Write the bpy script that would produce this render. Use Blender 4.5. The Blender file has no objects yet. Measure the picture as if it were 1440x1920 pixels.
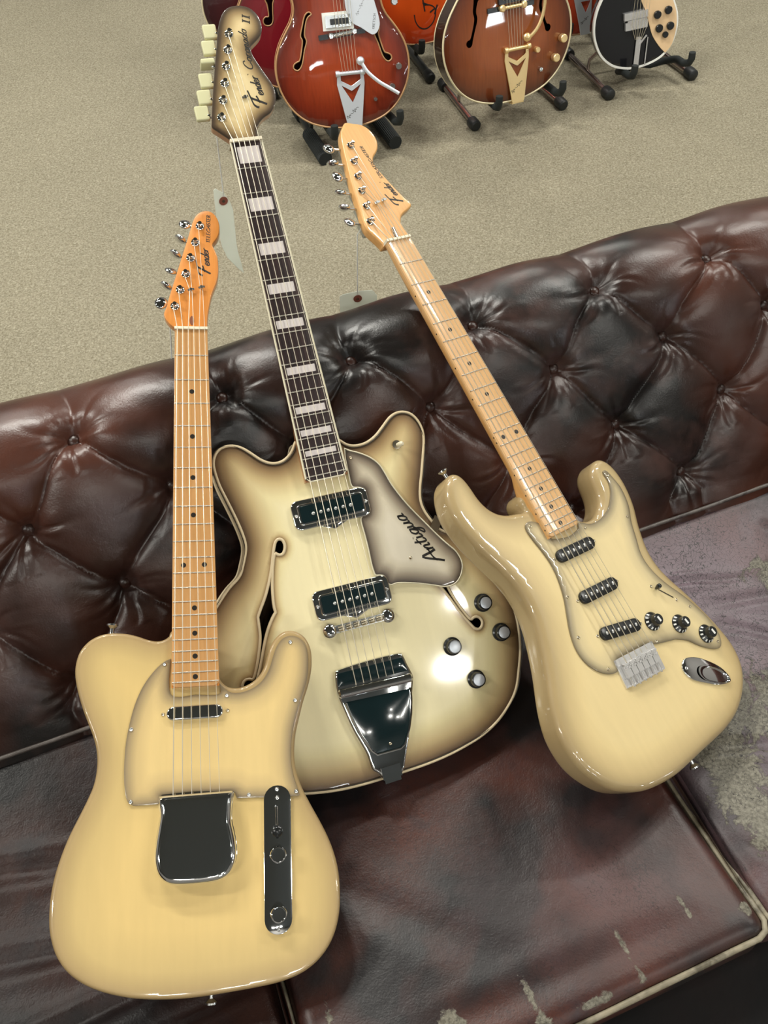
import bpy, bmesh, math, random
import numpy as np
from mathutils import Matrix, Vector
from mathutils.geometry import delaunay_2d_cdt

# ------------------------------------------------------------------ camera, light, exposure
SC = bpy.context.scene
COL = SC.collection
cam_d = bpy.data.cameras.new('camera'); cam = bpy.data.objects.new('camera', cam_d); COL.objects.link(cam)
cam_d.sensor_width = 36.0; cam_d.lens = 30.0; cam_d.clip_start = 0.02; cam_d.clip_end = 60
TH = math.radians(53.0); RS = 0.037; RC = math.sqrt(1 - RS * RS)
cR = Vector((1, 0, 0)); cU = Vector((0, math.sin(TH), math.cos(TH))); cF = Vector((0, math.cos(TH), -math.sin(TH)))
cX = cR * RC - cU * RS; cY = cR * RS + cU * RC; cZ = -cF
cam.matrix_world = Matrix(((cX.x, cY.x, cZ.x, 0), (cX.y, cY.y, cZ.y, 0), (cX.z, cY.z, cZ.z, 1.48), (0, 0, 0, 1)))
SC.camera = cam
SC.view_settings.view_transform = 'Standard'; SC.view_settings.look = 'None'
SC.view_settings.gamma = 1.0; SC.view_settings.use_curve_mapping = False
SC.view_settings.exposure = -0.2
SC.render.film_transparent = False
w = bpy.data.worlds.new('world'); SC.world = w; w.use_nodes = True
w.node_tree.nodes['Background'].inputs[0].default_value = (0.6, 0.62, 0.65, 1)
w.node_tree.nodes['Background'].inputs[1].default_value = 0.3

def area(name, loc, sx, sy, power, rot=(0, 0, 0), col=(1, 0.98, 0.90)):
    l = bpy.data.lights.new(name, 'AREA'); l.shape = 'RECTANGLE'; l.size = sx; l.size_y = sy; l.energy = power; l.color = col
    o = bpy.data.objects.new(name, l); o.location = loc; o.rotation_euler = rot; COL.objects.link(o); return o
CEIL = 2.9
LAMPS = [(-1.9, -1.3, 46), (3.3, -1.5, 28), (-2.3, 0.9, 60), (-0.9, 2.2, 78), (1.55, 2.1, 44), (3.1, 1.2, 42), (-1.9, 4.3, 44), (0.5, 4.3, 50), (2.9, 4.3, 44), (0.5, -2.4, 30)]
for i, (x, y, p) in enumerate(LAMPS):
    for k in (-1, 0, 1):
        area('ceiling_lamp_light', (x + 0.42 * k, y, CEIL - 0.03), 0.22, 0.12, p / 3)
for x, y, s, p in ((2.16, -1.36, 0.16, 12), (2.06, -0.92, 0.10, 5)):
    area('ceiling_spot_light', (x, y, CEIL - 0.03), s, s * 0.5, p)

# poses of the three guitars (axes and bridge position) and their outlines in millimetres: x across, y along the neck from the bridge
POSE = {"T": [[[0.96864, -0.02845, 0.17653], [0.09549, 0.90447, -0.3782], [-0.15117, 0.38903, 0.8922]], [-0.22417, 0.27864, 0.48446]], "C": [[[0.94497, -0.19945, 0.25932], [0.30886, 0.80521, -0.5062], [-0.10785, 0.55844, 0.8225]], [-0.03962, 0.56753, 0.49941]], "S": [[[0.78988, -0.43714, 0.43013], [0.5628, 0.79531, -0.22525], [-0.24362, 0.42, 0.87422]], [0.31376, 0.50022, 0.48083]]}
D = {
 'tele_body': [[-28.5, 254.5], [-30.5, 249.4], [-36.8, 245.0], [-45.6, 243.6], [-55.7, 245.9], [-68.2, 250.7], [-81.9, 254.4], [-98.0, 255.7], [-111.5, 253.7], [-123.7, 247.4], [-133.3, 236.5], [-137.9, 222.9], [-138.8, 209.2], [-136.0, 191.7], [-129.6, 169.2], [-122.1, 149.2], [-115.8, 131.8], [-112.7, 114.8], [-113.0, 98.1], [-116.3, 81.8], [-123.1, 65.9], [-132.1, 48.1], [-142.1, 28.3], [-150.7, 6.4], [-157.0, -15.4], [-160.3, -37.2], [-160.8, -59.0], [-158.1, -76.6], [-151.6, -94.5], [-140.1, -110.7], [-123.2, -124.2], [-102.9, -134.3], [-80.3, -141.7], [-57.6, -146.4], [-30.2, -149.5], [-2.5, -150.5], [27.9, -149.6], [58.6, -148.0], [87.4, -145.3], [111.8, -139.2], [130.6, -128.9], [144.8, -114.7], [154.4, -97.5], [159.9, -77.4], [161.5, -56.7], [160.9, -35.6], [157.3, -16.3], [150.7, 3.3], [141.4, 23.3], [130.9, 43.5], [121.5, 63.7], [115.9, 83.8], [114.7, 103.7], [117.0, 123.6], [122.2, 143.4], [128.3, 163.5], [135.7, 183.7], [140.1, 204.3], [140.1, 222.7], [135.4, 236.2], [127.7, 244.5], [117.3, 249.0], [106.6, 247.6], [97.1, 240.7], [90.2, 230.5], [85.8, 217.6], [81.5, 204.8], [73.4, 193.7], [62.9, 186.5], [51.2, 182.9], [39.7, 184.0], [31.7, 189.6], [26.0, 200.1], [20.0, 221.0], [7.6, 245.0], [-12.7, 253.2]],
 'tele_guard': [[-28.7, 221.5], [-38.0, 217.4], [-50.4, 205.4], [-61.5, 189.7], [-70.0, 170.4], [-76.0, 148.6], [-80.0, 127.0], [-81.7, 103.1], [-81.6, 84.1], [-79.6, 67.4], [-76.2, 59.7], [-70.7, 56.9], [-55.2, 56.6], [-41.4, 56.7], [-40.9, 66.8], [-4.5, 67.5], [39.7, 65.3], [43.8, 62.1], [45.2, 56.3], [74.2, 54.9], [99.3, 53.9], [119.1, 53.4], [115.0, 66.8], [111.7, 79.3], [109.8, 96.7], [111.5, 118.9], [116.7, 141.2], [125.6, 166.1], [133.7, 191.4], [135.5, 214.8], [132.8, 230.7], [124.6, 239.6], [114.2, 242.2], [104.8, 238.7], [97.9, 229.8], [92.7, 217.0], [87.8, 203.0], [79.7, 190.6], [69.1, 182.2], [54.9, 177.4], [42.1, 177.4], [33.4, 183.0], [27.7, 189.7], [27.4, 176.5], [-0.8, 177.7], [-28.9, 179.3]],
 'tele_guard_screws': [[-36.0, 215.3], [-74.0, 142.1], [-74.3, 61.6], [59.4, 59.0], [114.7, 58.8], [36.2, 174.5], [117.6, 164.0], [114.4, 234.3]],
 'tele_head': [[-21.0, 654.4], [-24.0, 656.8], [-28.0, 660.1], [-32.9, 666.7], [-35.4, 673.4], [-34.7, 677.9], [-31.9, 685.9], [-27.8, 702.0], [-21.6, 723.9], [-15.3, 746.2], [-9.0, 768.7], [-2.5, 791.4], [1.8, 808.3], [5.0, 818.0], [9.3, 825.5], [15.1, 830.0], [22.0, 831.8], [28.3, 830.6], [33.5, 826.0], [37.6, 818.3], [39.5, 808.8], [38.8, 797.9], [35.5, 789.4], [31.2, 783.2], [29.5, 779.6], [30.5, 776.1], [33.5, 769.1], [36.0, 760.9], [36.8, 750.3], [36.6, 737.4], [34.3, 724.5], [30.5, 713.9], [26.7, 702.3], [23.9, 688.4], [21.9, 675.8], [21.0, 665.6], [20.8, 655.2]],
 'tele_posts': [[-21.1, 685.8], [-13.9, 709.9], [-6.6, 733.7], [0.3, 757.8], [6.8, 781.6], [13.3, 806.9]],
 'tele_buttons': [[-39.4, 695.0], [-32.9, 720.5], [-26.6, 742.8], [-20.3, 768.6], [-13.6, 791.7], [-7.4, 814.8]],
 'cor_head': [[-16.8, 656.1], [-19.5, 658.9], [-25.8, 664.7], [-33.0, 671.6], [-38.5, 677.3], [-36.9, 685.7], [-28.6, 716.8], [-18.7, 750.3], [-8.3, 783.9], [0.5, 812.2], [7.2, 826.8], [13.7, 835.7], [21.6, 841.0], [31.0, 843.0], [41.0, 842.2], [50.2, 838.2], [56.6, 831.3], [60.1, 822.3], [60.8, 812.9], [58.6, 803.6], [53.6, 797.0], [45.8, 790.5], [39.5, 785.1], [37.9, 780.6], [39.0, 771.2], [43.9, 758.0], [50.4, 742.3], [55.5, 730.3], [57.2, 720.8], [56.2, 709.2], [52.1, 699.2], [45.0, 690.5], [34.5, 684.6], [26.0, 677.3], [20.6, 668.6], [19.0, 659.6], [19.3, 656.1]],
 'cor_posts': [[-23.3, 688.3], [-15.8, 711.6], [-8.2, 734.9], [-0.9, 758.4], [6.5, 780.9], [13.2, 803.5]],
 'cor_buttons': [[-46.0, 700.8], [-37.8, 722.4], [-30.3, 745.3], [-23.5, 768.7], [-16.1, 790.6], [-9.8, 813.1]],
 'cor_left': [[-26.2, 244.9], [-30.6, 236.7], [-38.8, 227.8], [-50.9, 221.3], [-64.2, 221.9], [-76.1, 228.6], [-88.0, 240.9], [-98.9, 250.6], [-111.0, 255.4], [-122.7, 254.8], [-131.1, 249.7], [-136.7, 240.5], [-138.2, 229.0], [-136.4, 208.1], [-131.3, 186.4], [-125.5, 161.5], [-121.8, 140.1], [-121.5, 122.4], [-128.2, 106.4], [-138.9, 91.5], [-153.6, 77.6], [-166.8, 63.5], [-175.6, 56.5]],
 'cor_right': [[31.1, 235.0], [38.0, 227.4], [49.4, 222.7], [65.3, 222.9], [81.3, 229.6], [95.4, 240.8], [109.6, 252.2], [123.5, 255.8], [137.1, 251.6], [145.8, 240.5], [149.6, 225.5], [147.9, 210.0], [141.0, 189.4], [134.0, 168.8], [126.5, 148.5], [122.6, 130.6], [125.0, 114.5], [131.3, 100.6], [135.6, 91.8]],
 'cor_f': [[-86.2, 115.6], [-82.7, 121.8], [-77.4, 123.5], [-73.3, 119.6], [-72.8, 111.8], [-76.6, 104.4], [-81.4, 102.8], [-85.2, 104.7], [-87.1, 106.8], [-90.8, 100.0], [-95.9, 84.0], [-100.6, 65.3], [-103.5, 48.8], [-104.4, 37.8], [-103.8, 33.0], [-107.8, 28.8], [-115.4, 18.9], [-123.3, 5.2], [-131.3, -12.2], [-138.4, -28.6], [-144.9, -41.1], [-148.8, -47.8], [-153.1, -55.0], [-158.9, -57.9], [-164.1, -55.2], [-166.6, -49.3], [-164.6, -43.4], [-159.9, -40.2], [-154.9, -40.7], [-151.4, -42.2], [-147.4, -36.5], [-140.9, -22.7], [-134.2, -5.0], [-130.1, 9.6], [-128.5, 24.9], [-127.6, 32.6], [-121.9, 41.6], [-112.8, 55.1], [-103.4, 72.6], [-96.1, 89.3], [-90.4, 105.2]],
 'cor_guard': [[34.2, 221.0], [40.3, 216.7], [51.5, 211.4], [65.1, 202.4], [74.9, 191.2], [79.9, 179.3], [86.1, 159.5], [96.5, 137.2], [107.7, 117.7], [119.3, 99.7], [130.9, 81.5], [143.0, 64.7], [152.7, 51.6], [156.7, 35.1], [151.3, 20.8], [140.5, 11.1], [125.5, 10.1], [107.7, 16.7], [87.0, 24.2], [63.1, 30.7], [52.0, 30.4], [47.8, 35.3], [47.5, 41.5], [43.2, 45.6], [34.3, 47.7], [33.1, 61.6], [33.6, 82.7], [33.5, 100.9], [33.3, 125.2], [41.8, 127.9], [46.5, 134.4], [47.2, 149.5], [48.0, 161.6], [40.3, 166.3], [31.8, 169.6], [31.3, 186.5], [31.9, 207.7]],
 'cor_knobs': [[115.7, -70.3], [137.8, -121.3], [173.2, -24.4], [188.9, -69.6]],
 'strat_guard': [[-49.7, 214.1], [-44.7, 218.0], [-36.3, 217.3], [-24.2, 209.0], [-23.3, 190.3], [-15.8, 183.0], [8.3, 177.7], [29.7, 180.8], [35.3, 188.1], [52.8, 179.1], [75.1, 179.0], [97.0, 187.4], [114.9, 203.4], [122.6, 219.6], [122.3, 234.3], [129.5, 234.9], [134.3, 221.2], [137.8, 202.6], [133.3, 177.5], [121.6, 155.4], [114.8, 135.5], [106.2, 109.2], [108.9, 84.1], [119.9, 59.2], [136.1, 33.8], [148.4, 10.0], [156.7, -12.2], [158.9, -31.6], [155.4, -44.6], [146.3, -51.4], [131.3, -46.1], [114.7, -33.7], [100.3, -19.2], [82.3, -9.1], [60.7, -3.7], [46.2, 0.5], [31.6, 7.3], [6.7, 10.3], [-25.9, 12.0], [-30.0, 3.9], [-36.6, -1.3], [-49.8, 2.8], [-62.6, 12.9], [-72.7, 29.3], [-75.7, 48.8], [-71.0, 69.9], [-60.9, 92.2], [-52.8, 108.9], [-46.1, 130.0], [-42.8, 152.7], [-44.9, 174.4], [-49.0, 193.5], [-50.8, 206.4]],
 'strat_screws': [[-42.4, 211.9], [39.7, 178.0], [119.2, 164.6], [-46.9, 110.8], [-63.6, 60.5], [-46.6, 7.9], [49.1, 2.7], [135.8, 16.6], [148.2, -43.1], [126.5, 227.8]],
 'strat_knobs': [[60.3, 27.5], [101.8, 5.2], [136.0, -25.5]],
 'strat_jack': [[67.7, -41.0], [77.5, -35.9], [96.2, -42.2], [115.2, -57.6], [128.6, -73.6], [134.3, -88.9], [129.7, -95.6], [108.3, -89.4], [90.8, -78.4], [71.5, -63.8], [65.0, -50.2]],
 'strat_headL': [[-31.2, 683.3], [-31.9, 690.9], [-26.8, 707.4], [-22.2, 725.5], [-17.4, 746.7], [-11.2, 768.0], [-4.1, 789.3], [2.9, 810.9], [9.1, 828.3], [15.2, 839.7], [22.7, 848.0], [31.6, 855.4]],
 'strat_headR': [[43.9, 852.5], [56.2, 849.3], [64.6, 842.1], [69.0, 830.8], [68.8, 818.4], [64.2, 808.2], [56.9, 799.9], [48.3, 793.4], [43.5, 788.0], [40.7, 780.8], [42.7, 768.4], [47.4, 752.6], [53.4, 733.6], [59.5, 717.5], [64.1, 709.2], [63.6, 703.3], [55.9, 698.6], [43.0, 693.4], [34.6, 687.5], [28.9, 678.2], [28.9, 668.0], [30.2, 657.4]],
 'strat_posts': [[-21.4, 689.4], [-13.5, 714.1], [-7.0, 739.2], [0.2, 763.1], [7.9, 788.0], [17.3, 814.5]],
 'strat_buttons': [[-46.5, 699.9], [-42.0, 724.3], [-34.7, 748.5], [-25.2, 774.1], [-20.7, 796.4], [-13.2, 821.5]],
}
TAGS = [["pale card price tag hanging on a string from the middle guitar headstock", None, [-0.2132, 1.0966, 0.778], [[-0.2234, 1.0919, 0.7981], [-0.2203, 1.0933, 0.7999], [-0.2161, 1.0953, 0.7949], [-0.2105, 1.0979, 0.7896], [-0.2049, 1.1005, 0.7751], [-0.2027, 1.1015, 0.7598], [-0.2035, 1.1012, 0.747], [-0.2053, 1.1003, 0.7208], [-0.2066, 1.0997, 0.7028], [-0.2064, 1.0998, 0.6839], [-0.2049, 1.1005, 0.668], [-0.2039, 1.101, 0.6489], [-0.2108, 1.0978, 0.6605], [-0.2226, 1.0923, 0.6845], [-0.2269, 1.0903, 0.7049], [-0.2276, 1.0899, 0.7272], [-0.2266, 1.0904, 0.7552], [-0.2253, 1.091, 0.7753]], [[-0.2069, 1.0996, 0.8723], [-0.2063, 1.0998, 0.8688], [-0.2112, 1.0975, 0.7924], [-0.2132, 1.0966, 0.778]]], ["pale card price tag with red-ringed hole, hanging behind the sofa back under the right headstock", None, [-0.0278, 1.0322, 0.6473], [[-0.0546, 1.0275, 0.6551], [-0.0495, 1.0284, 0.6586], [-0.025, 1.0327, 0.6606], [-0.005, 1.0363, 0.6585], [0.0014, 1.0374, 0.6479], [-0.0005, 1.0371, 0.5823], [-0.0565, 1.0272, 0.5815]], [[-0.0159, 1.0344, 0.7692], [-0.023, 1.0331, 0.758], [-0.0273, 1.0323, 0.6665], [-0.0278, 1.0322, 0.6473]]], ["price tag of the left guitar, hidden behind the sofa with only its pale string showing", None, [-0.2985, 0.8905, 0.6107], [[-0.3072, 0.8889, 0.6191], [-0.3011, 0.89, 0.6262], [-0.2897, 0.892, 0.6236], [-0.2871, 0.8925, 0.6146], [-0.3042, 0.8895, 0.5331], [-0.3251, 0.8858, 0.5383]], [[-0.2732, 0.8949, 0.7267], [-0.2769, 0.8943, 0.7235], [-0.2899, 0.892, 0.6506], [-0.2985, 0.8905, 0.6107]]]]
# ------------------------------------------------------------------ helpers
def tag(o, label=None, cat=None, group=None, kind=None):
    if label: o['label'] = label
    if cat: o['category'] = cat
    if group: o['group'] = group
    if kind: o['kind'] = kind
    return o

def empty(name, mat4=None, parent=None):
    o = bpy.data.objects.new(name, None); COL.objects.link(o); o.empty_display_size = 0.05
    if parent: o.parent = parent
    if mat4 is not None: o.matrix_world = mat4
    return o

def link(name, me, parent=None, loc=None, mat=None):
    o = bpy.data.objects.new(name, me); COL.objects.link(o)
    if parent: o.parent = parent
    if loc is not None: o.location = loc
    if mat is not None and not me.materials: me.materials.append(mat)
    return o

def mesh(name, verts, faces, mat=None, smooth=False, sharp=None, attr=None):
    me = bpy.data.meshes.new(name)
    me.from_pydata([tuple(map(float, v)) for v in verts], [], faces)
    if attr is not None:
        for k, vals in attr.items():
            a = me.attributes.new(k, 'FLOAT', 'POINT'); a.data.foreach_set('value', np.asarray(vals, np.float32))
    if mat: me.materials.append(mat)
    if smooth:
        me.polygons.foreach_set('use_smooth', [True] * len(me.polygons))
        if sharp: me.set_sharp_from_angle(angle=math.radians(sharp))
    me.update()
    return me

class MB:
    def __init__(s): s.v = []; s.f = []
    def add(s, v, f):
        n = len(s.v); s.v += [tuple(p) for p in v]; s.f += [tuple(i + n for i in q) for q in f]; return s
    def box(s, c, d, R=None):
        x, y, z = d[0] / 2, d[1] / 2, d[2] / 2
        v = [Vector((a * x, b * y, e * z)) for a in (-1, 1) for b in (-1, 1) for e in (-1, 1)]
        if R: v = [R @ p for p in v]
        v = [p + Vector(c) for p in v]
        return s.add(v, [(0, 1, 3, 2), (4, 6, 7, 5), (0, 4, 5, 1), (2, 3, 7, 6), (0, 2, 6, 4), (1, 5, 7, 3)])
    def lathe(s, prof, n=20, c=(0, 0, 0), axis=None):
        # prof: list of (r, z), closed at both ends
        R = Matrix.Identity(3)
        if axis is not None: R = Vector((0, 0, 1)).rotation_difference(Vector(axis)).to_matrix()
        v = []; f = []
        for r, z in prof:
            for k in range(n):
                a = 2 * math.pi * k / n; v.append(R @ Vector((r * math.cos(a), r * math.sin(a), z)) + Vector(c))
        for j in range(len(prof) - 1):
            for k in range(n):
                a = j * n + k; b = j * n + (k + 1) % n; f.append((a, b, b + n, a + n))
        f.append(tuple(range(n - 1, -1, -1))); m = (len(prof) - 1) * n; f.append(tuple(range(m, m + n)))
        return s.add(v, f)
    def tube(s, pts, r, n=8, closed=False, flat=None):
        P = [Vector(p) for p in pts]; N = len(P); v = []; f = []
        rr = r if hasattr(r, '__len__') else [r] * N
        up = Vector((0, 0, 1)); prev = None
        for i in range(N):
            if closed: t = P[(i + 1) % N] - P[i - 1]
            else: t = P[min(i + 1, N - 1)] - P[max(i - 1, 0)]
            t.normalize()
            if prev is None:
                a = up if abs(t.dot(up)) < 0.9 else Vector((1, 0, 0)); u = (a - t * a.dot(t)).normalized()
            else:
                u = (prev - t * prev.dot(t)); u = u.normalized() if u.length > 1e-6 else prev
            prev = u; w_ = t.cross(u)
            for k in range(n):
                an = 2 * math.pi * k / n
                v.append(P[i] + (u * math.cos(an) * (flat or 1) + w_ * math.sin(an)) * rr[i])
        M = N if closed else N - 1
        for i in range(M):
            for k in range(n):
                a = i * n + k; b = i * n + (k + 1) % n; c2 = ((i + 1) % N) * n
                f.append((a, b, c2 + (k + 1) % n, c2 + k))
        if not closed:
            f.append(tuple(range(n - 1, -1, -1))); f.append(tuple(range((N - 1) * n, N * n)))
        return s.add(v, f)
    def ellipsoid(s, c, r, n=12, m=8):
        prof = []
        v = []; f = []
        for j in range(m + 1):
            ph = -math.pi / 2 + math.pi * j / m; cr = max(math.cos(ph), 0.02)
            for k in range(n):
                a = 2 * math.pi * k / n
                v.append((c[0] + r[0] * cr * math.cos(a), c[1] + r[1] * cr * math.sin(a), c[2] + r[2] * math.sin(ph)))
        for j in range(m):
            for k in range(n):
                a = j * n + k; b = j * n + (k + 1) % n; f.append((a, b, b + n, a + n))
        f.append(tuple(range(n - 1, -1, -1))); f.append(tuple(range(m * n, m * n + n)))
        return s.add(v, f)
    def me(s, name, mat, sharp=40): return mesh(name, s.v, s.f, mat, True, sharp)
    def obj(s, name, mat, parent=None, loc=None, sharp=40): return link(name, s.me(name, mat, sharp), parent, loc)

def spline(pts, n=6, closed=True, corners=()):
    P = [np.array(p, float) for p in pts]; N = len(P); out = []
    rng = range(N) if closed else range(N - 1)
    for i in rng:
        p1, p2 = P[i], P[(i + 1) % N]
        p0 = P[i - 1] if (closed or i > 0) else p1; p3 = P[(i + 2) % N] if (closed or i + 2 < N) else p2
        if i in corners: p0 = p1
        if (i + 1) % N in corners: p3 = p2
        for k in range(n):
            t = k / n
            out.append(0.5 * ((2 * p1) + (-p0 + p2) * t + (2 * p0 - 5 * p1 + 4 * p2 - p3) * t * t + (-p0 + 3 * p1 - 3 * p2 + p3) * t ** 3))
    if not closed: out.append(P[-1])
    return np.array(out)

def resample(P, step, closed=True):
    P = np.asarray(P, float); Q = np.vstack([P, P[:1]]) if closed else P
    d = np.hypot(*np.diff(Q, axis=0).T); keep = np.concatenate([[True], d > 1e-9]); Q = Q[keep]
    d = np.hypot(*np.diff(Q, axis=0).T); L = np.concatenate([[0], np.cumsum(d)]); n = max(3, int(round(L[-1] / step)))
    t = np.linspace(0, L[-1], n + (0 if closed else 1), endpoint=not closed)
    return np.stack([np.interp(t, L, Q[:, 0]), np.interp(t, L, Q[:, 1])], 1)

def area2(P):
    x, y = P[:, 0], P[:, 1]; return 0.5 * float(np.sum(x * np.roll(y, -1) - np.roll(x, -1) * y))
def ccw(P): return P if area2(P) > 0 else P[::-1].copy()
def smooth_poly(P, it=2):
    P = P.copy()
    for _ in range(it): P = 0.25 * np.roll(P, 1, 0) + 0.5 * P + 0.25 * np.roll(P, -1, 0)
    return P
def normals2(P):
    t = np.roll(P, -1, 0) - np.roll(P, 1, 0); t /= np.maximum(np.hypot(*t.T), 1e-9)[:, None]
    return np.stack([-t[:, 1], t[:, 0]], 1)      # inward for ccw
def inside(Q, P):
    x, y = Q[:, 0], Q[:, 1]; c = np.zeros(len(Q), bool); x1, y1 = P[:, 0], P[:, 1]; x2, y2 = np.roll(x1, -1), np.roll(y1, -1)
    for a, b, cc, d in zip(x1, y1, x2, y2):
        m = (b > y) != (d > y)
        if m.any(): c ^= m & (x < (cc - a) * (y - b) / ((d - b) if d != b else 1e-12) + a)
    return c
def dist_to(Q, P):
    A = P; B = np.roll(P, -1, 0); out = np.full(len(Q), 9.0)
    for i in range(0, len(Q), 1500):
        q = Q[i:i + 1500, None, :]; ab = (B - A)[None]; t = ((q - A[None]) * ab).sum(2) / np.maximum((ab ** 2).sum(2), 1e-14)
        t = np.clip(t, 0, 1)[..., None]; d = np.sqrt((((A[None] + ab * t) - q) ** 2).sum(2)); out[i:i + 1500] = d.min(1)
    return out

def fill(P, holes=(), spacing=0.006):
    """triangulate polygon P with grid points; returns pts, tris (all ccw)"""
    mn, mx = P.min(0), P.max(0); pts = []
    if spacing:
        gx = np.arange(mn[0], mx[0], spacing); gy = np.arange(mn[1], mx[1], spacing * 0.87)
        G = np.array([(x + (spacing / 2 if j % 2 else 0), y) for j, y in enumerate(gy) for x in gx])
        G = G[inside(G, P)]
        if len(G): G = G[dist_to(G, P) > spacing * 0.5]
        for h in holes:
            if len(G): G = G[~inside(G, h)]
            if len(G): G = G[dist_to(G, h) > spacing * 0.45]
    else: G = np.zeros((0, 2))
    V = [P] + list(holes) + [G]; allp = np.vstack(V); edges = []; o = 0
    for L in V[:-1]:
        n = len(L); edges += [(o + k, o + (k + 1) % n) for k in range(n)]; o += n
    r = delaunay_2d_cdt([Vector(p) for p in allp], edges, [], 0, 1e-7)
    vs = np.array([tuple(v) for v in r[0]]); fs = [tuple(f) for f in r[2]]
    cen = np.array([vs[list(f)].mean(0) for f in fs]); ok = inside(cen, P)
    for h in holes: ok &= ~inside(cen, h)
    tris = []
    for f, k in zip(fs, ok):
        if not k: continue
        a, b, c = (vs[i] for i in f[:3])
        if (b[0] - a[0]) * (c[1] - a[1]) - (b[1] - a[1]) * (c[0] - a[0]) < 0: f = f[::-1]
        tris.append(f)
    return vs, tris

def slab(outline, top, thick, r=0.002, rb=None, steps=3, holes=(), spacing=0.006, arch=None, mat=None, name='slab', sharp=35, bottom=True, ref=None, through=False):
    """solid plate: outline (ccw), rounded edges, top face fully tessellated, attribute 'edge' = distance to the outline"""
    P = ccw(np.asarray(outline)); N = normals2(P); rb = r if rb is None else rb
    rings = []   # (pts, z, edge)
    K = max(1, steps)
    if rb > 0:
        for k in range(K, 0, -1):
            a = math.pi / 2 * k / K; rings.append((P + N * rb * (1 - math.cos(a)), top - thick + rb * (1 - math.sin(a))))
    rings.append((P, top - thick + rb)); rings.append((P, top - r))
    if r > 0:
        for k in range(1, K + 1):
            a = math.pi / 2 * k / K; rings.append((P + N * r * (1 - math.cos(a)), top - r * (1 - math.sin(a))))
    V = []; F = []; E = []
    n = len(P)
    for j, (q, z) in enumerate(rings):
        V += [(a, b, z) for a, b in q]
        E += list(dist_to(q, P) if j > len(rings) - K - 1 and r > 0 else np.zeros(n))
    for j in range(len(rings) - 1):
        for k in range(n):
            a = j * n + k; b = j * n + (k + 1) % n; F.append((a, b, b + n, a + n))
    inner = rings[-1][0]
    vs, tr = fill(inner, holes, spacing)
    base = len(V); d = dist_to(vs, P if ref is None else ref)
    first = (len(rings) - 1) * n
    # merge: the cdt keeps input order for the first points
    mp = []
    for i, p in enumerate(vs):
        if i < n and np.hypot(*(p - inner[i])) < 1e-6: mp.append(first + i)
        else: mp.append(len(V)); V.append((p[0], p[1], top)); E.append(d[i])
    F += [tuple(mp[i] for i in f) for f in tr]
    if bottom:
        b0 = rings[0][0]; vs2, tr2 = fill(b0, holes if through else (), None)
        mp2 = []
        for i, p in enumerate(vs2):
            if i < n and np.hypot(*(p - b0[i])) < 1e-6: mp2.append(i)
            else: mp2.append(len(V)); V.append((p[0], p[1], top - thick)); E.append(0)
        F += [tuple(mp2[i] for i in f[::-1]) for f in tr2]
    if through:
        for h in holes:
            b1 = len(V); m_ = len(h); V += [(p[0], p[1], top) for p in h] + [(p[0], p[1], top - thick) for p in h]; E += [0] * (2 * m_)
            F += [(b1 + k, b1 + (k + 1) % m_, b1 + m_ + (k + 1) % m_, b1 + m_ + k) for k in range(m_)]
    V = np.array(V); E = np.array(E)
    if arch is not None:
        m = V[:, 2] > top - r - 1e-6
        V[m, 2] += arch(E[m], V[m])
    return mesh(name, V, F, mat, True, sharp, {'edge': E})

def mirror(L): return [(-x, y) for x, y in reversed(L)]
def mm(L): return np.array(L, float) * 0.001
def capsule(w_, h_, n=10):
    r = min(w_, h_) / 2; L = max(w_, h_) / 2 - r; out = []
    for s in (0, 1):
        for k in range(n + 1):
            a = -math.pi / 2 + math.pi * k / n + s * math.pi; out.append((math.cos(a) * r + (L if s == 0 else -L), math.sin(a) * r))
    P = np.array(out)
    return P if w_ >= h_ else np.stack([-P[:, 1], P[:, 0]], 1)
def rrect(w_, h_, r, n=5):
    out = []
    for cx, cy, a0 in ((1, -1, -90), (1, 1, 0), (-1, 1, 90), (-1, -1, 180)):
        for k in range(n + 1):
            a = math.radians(a0 + 90 * k / n); out.append((cx * (w_ / 2 - r) + r * math.cos(a), cy * (h_ / 2 - r) + r * math.sin(a)))
    return np.array(out)
def rot2(P, deg, c=(0, 0)):
    a = math.radians(deg); P = np.asarray(P); return np.stack([P[:, 0] * math.cos(a) - P[:, 1] * math.sin(a) + c[0], P[:, 0] * math.sin(a) + P[:, 1] * math.cos(a) + c[1]], 1)

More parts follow.
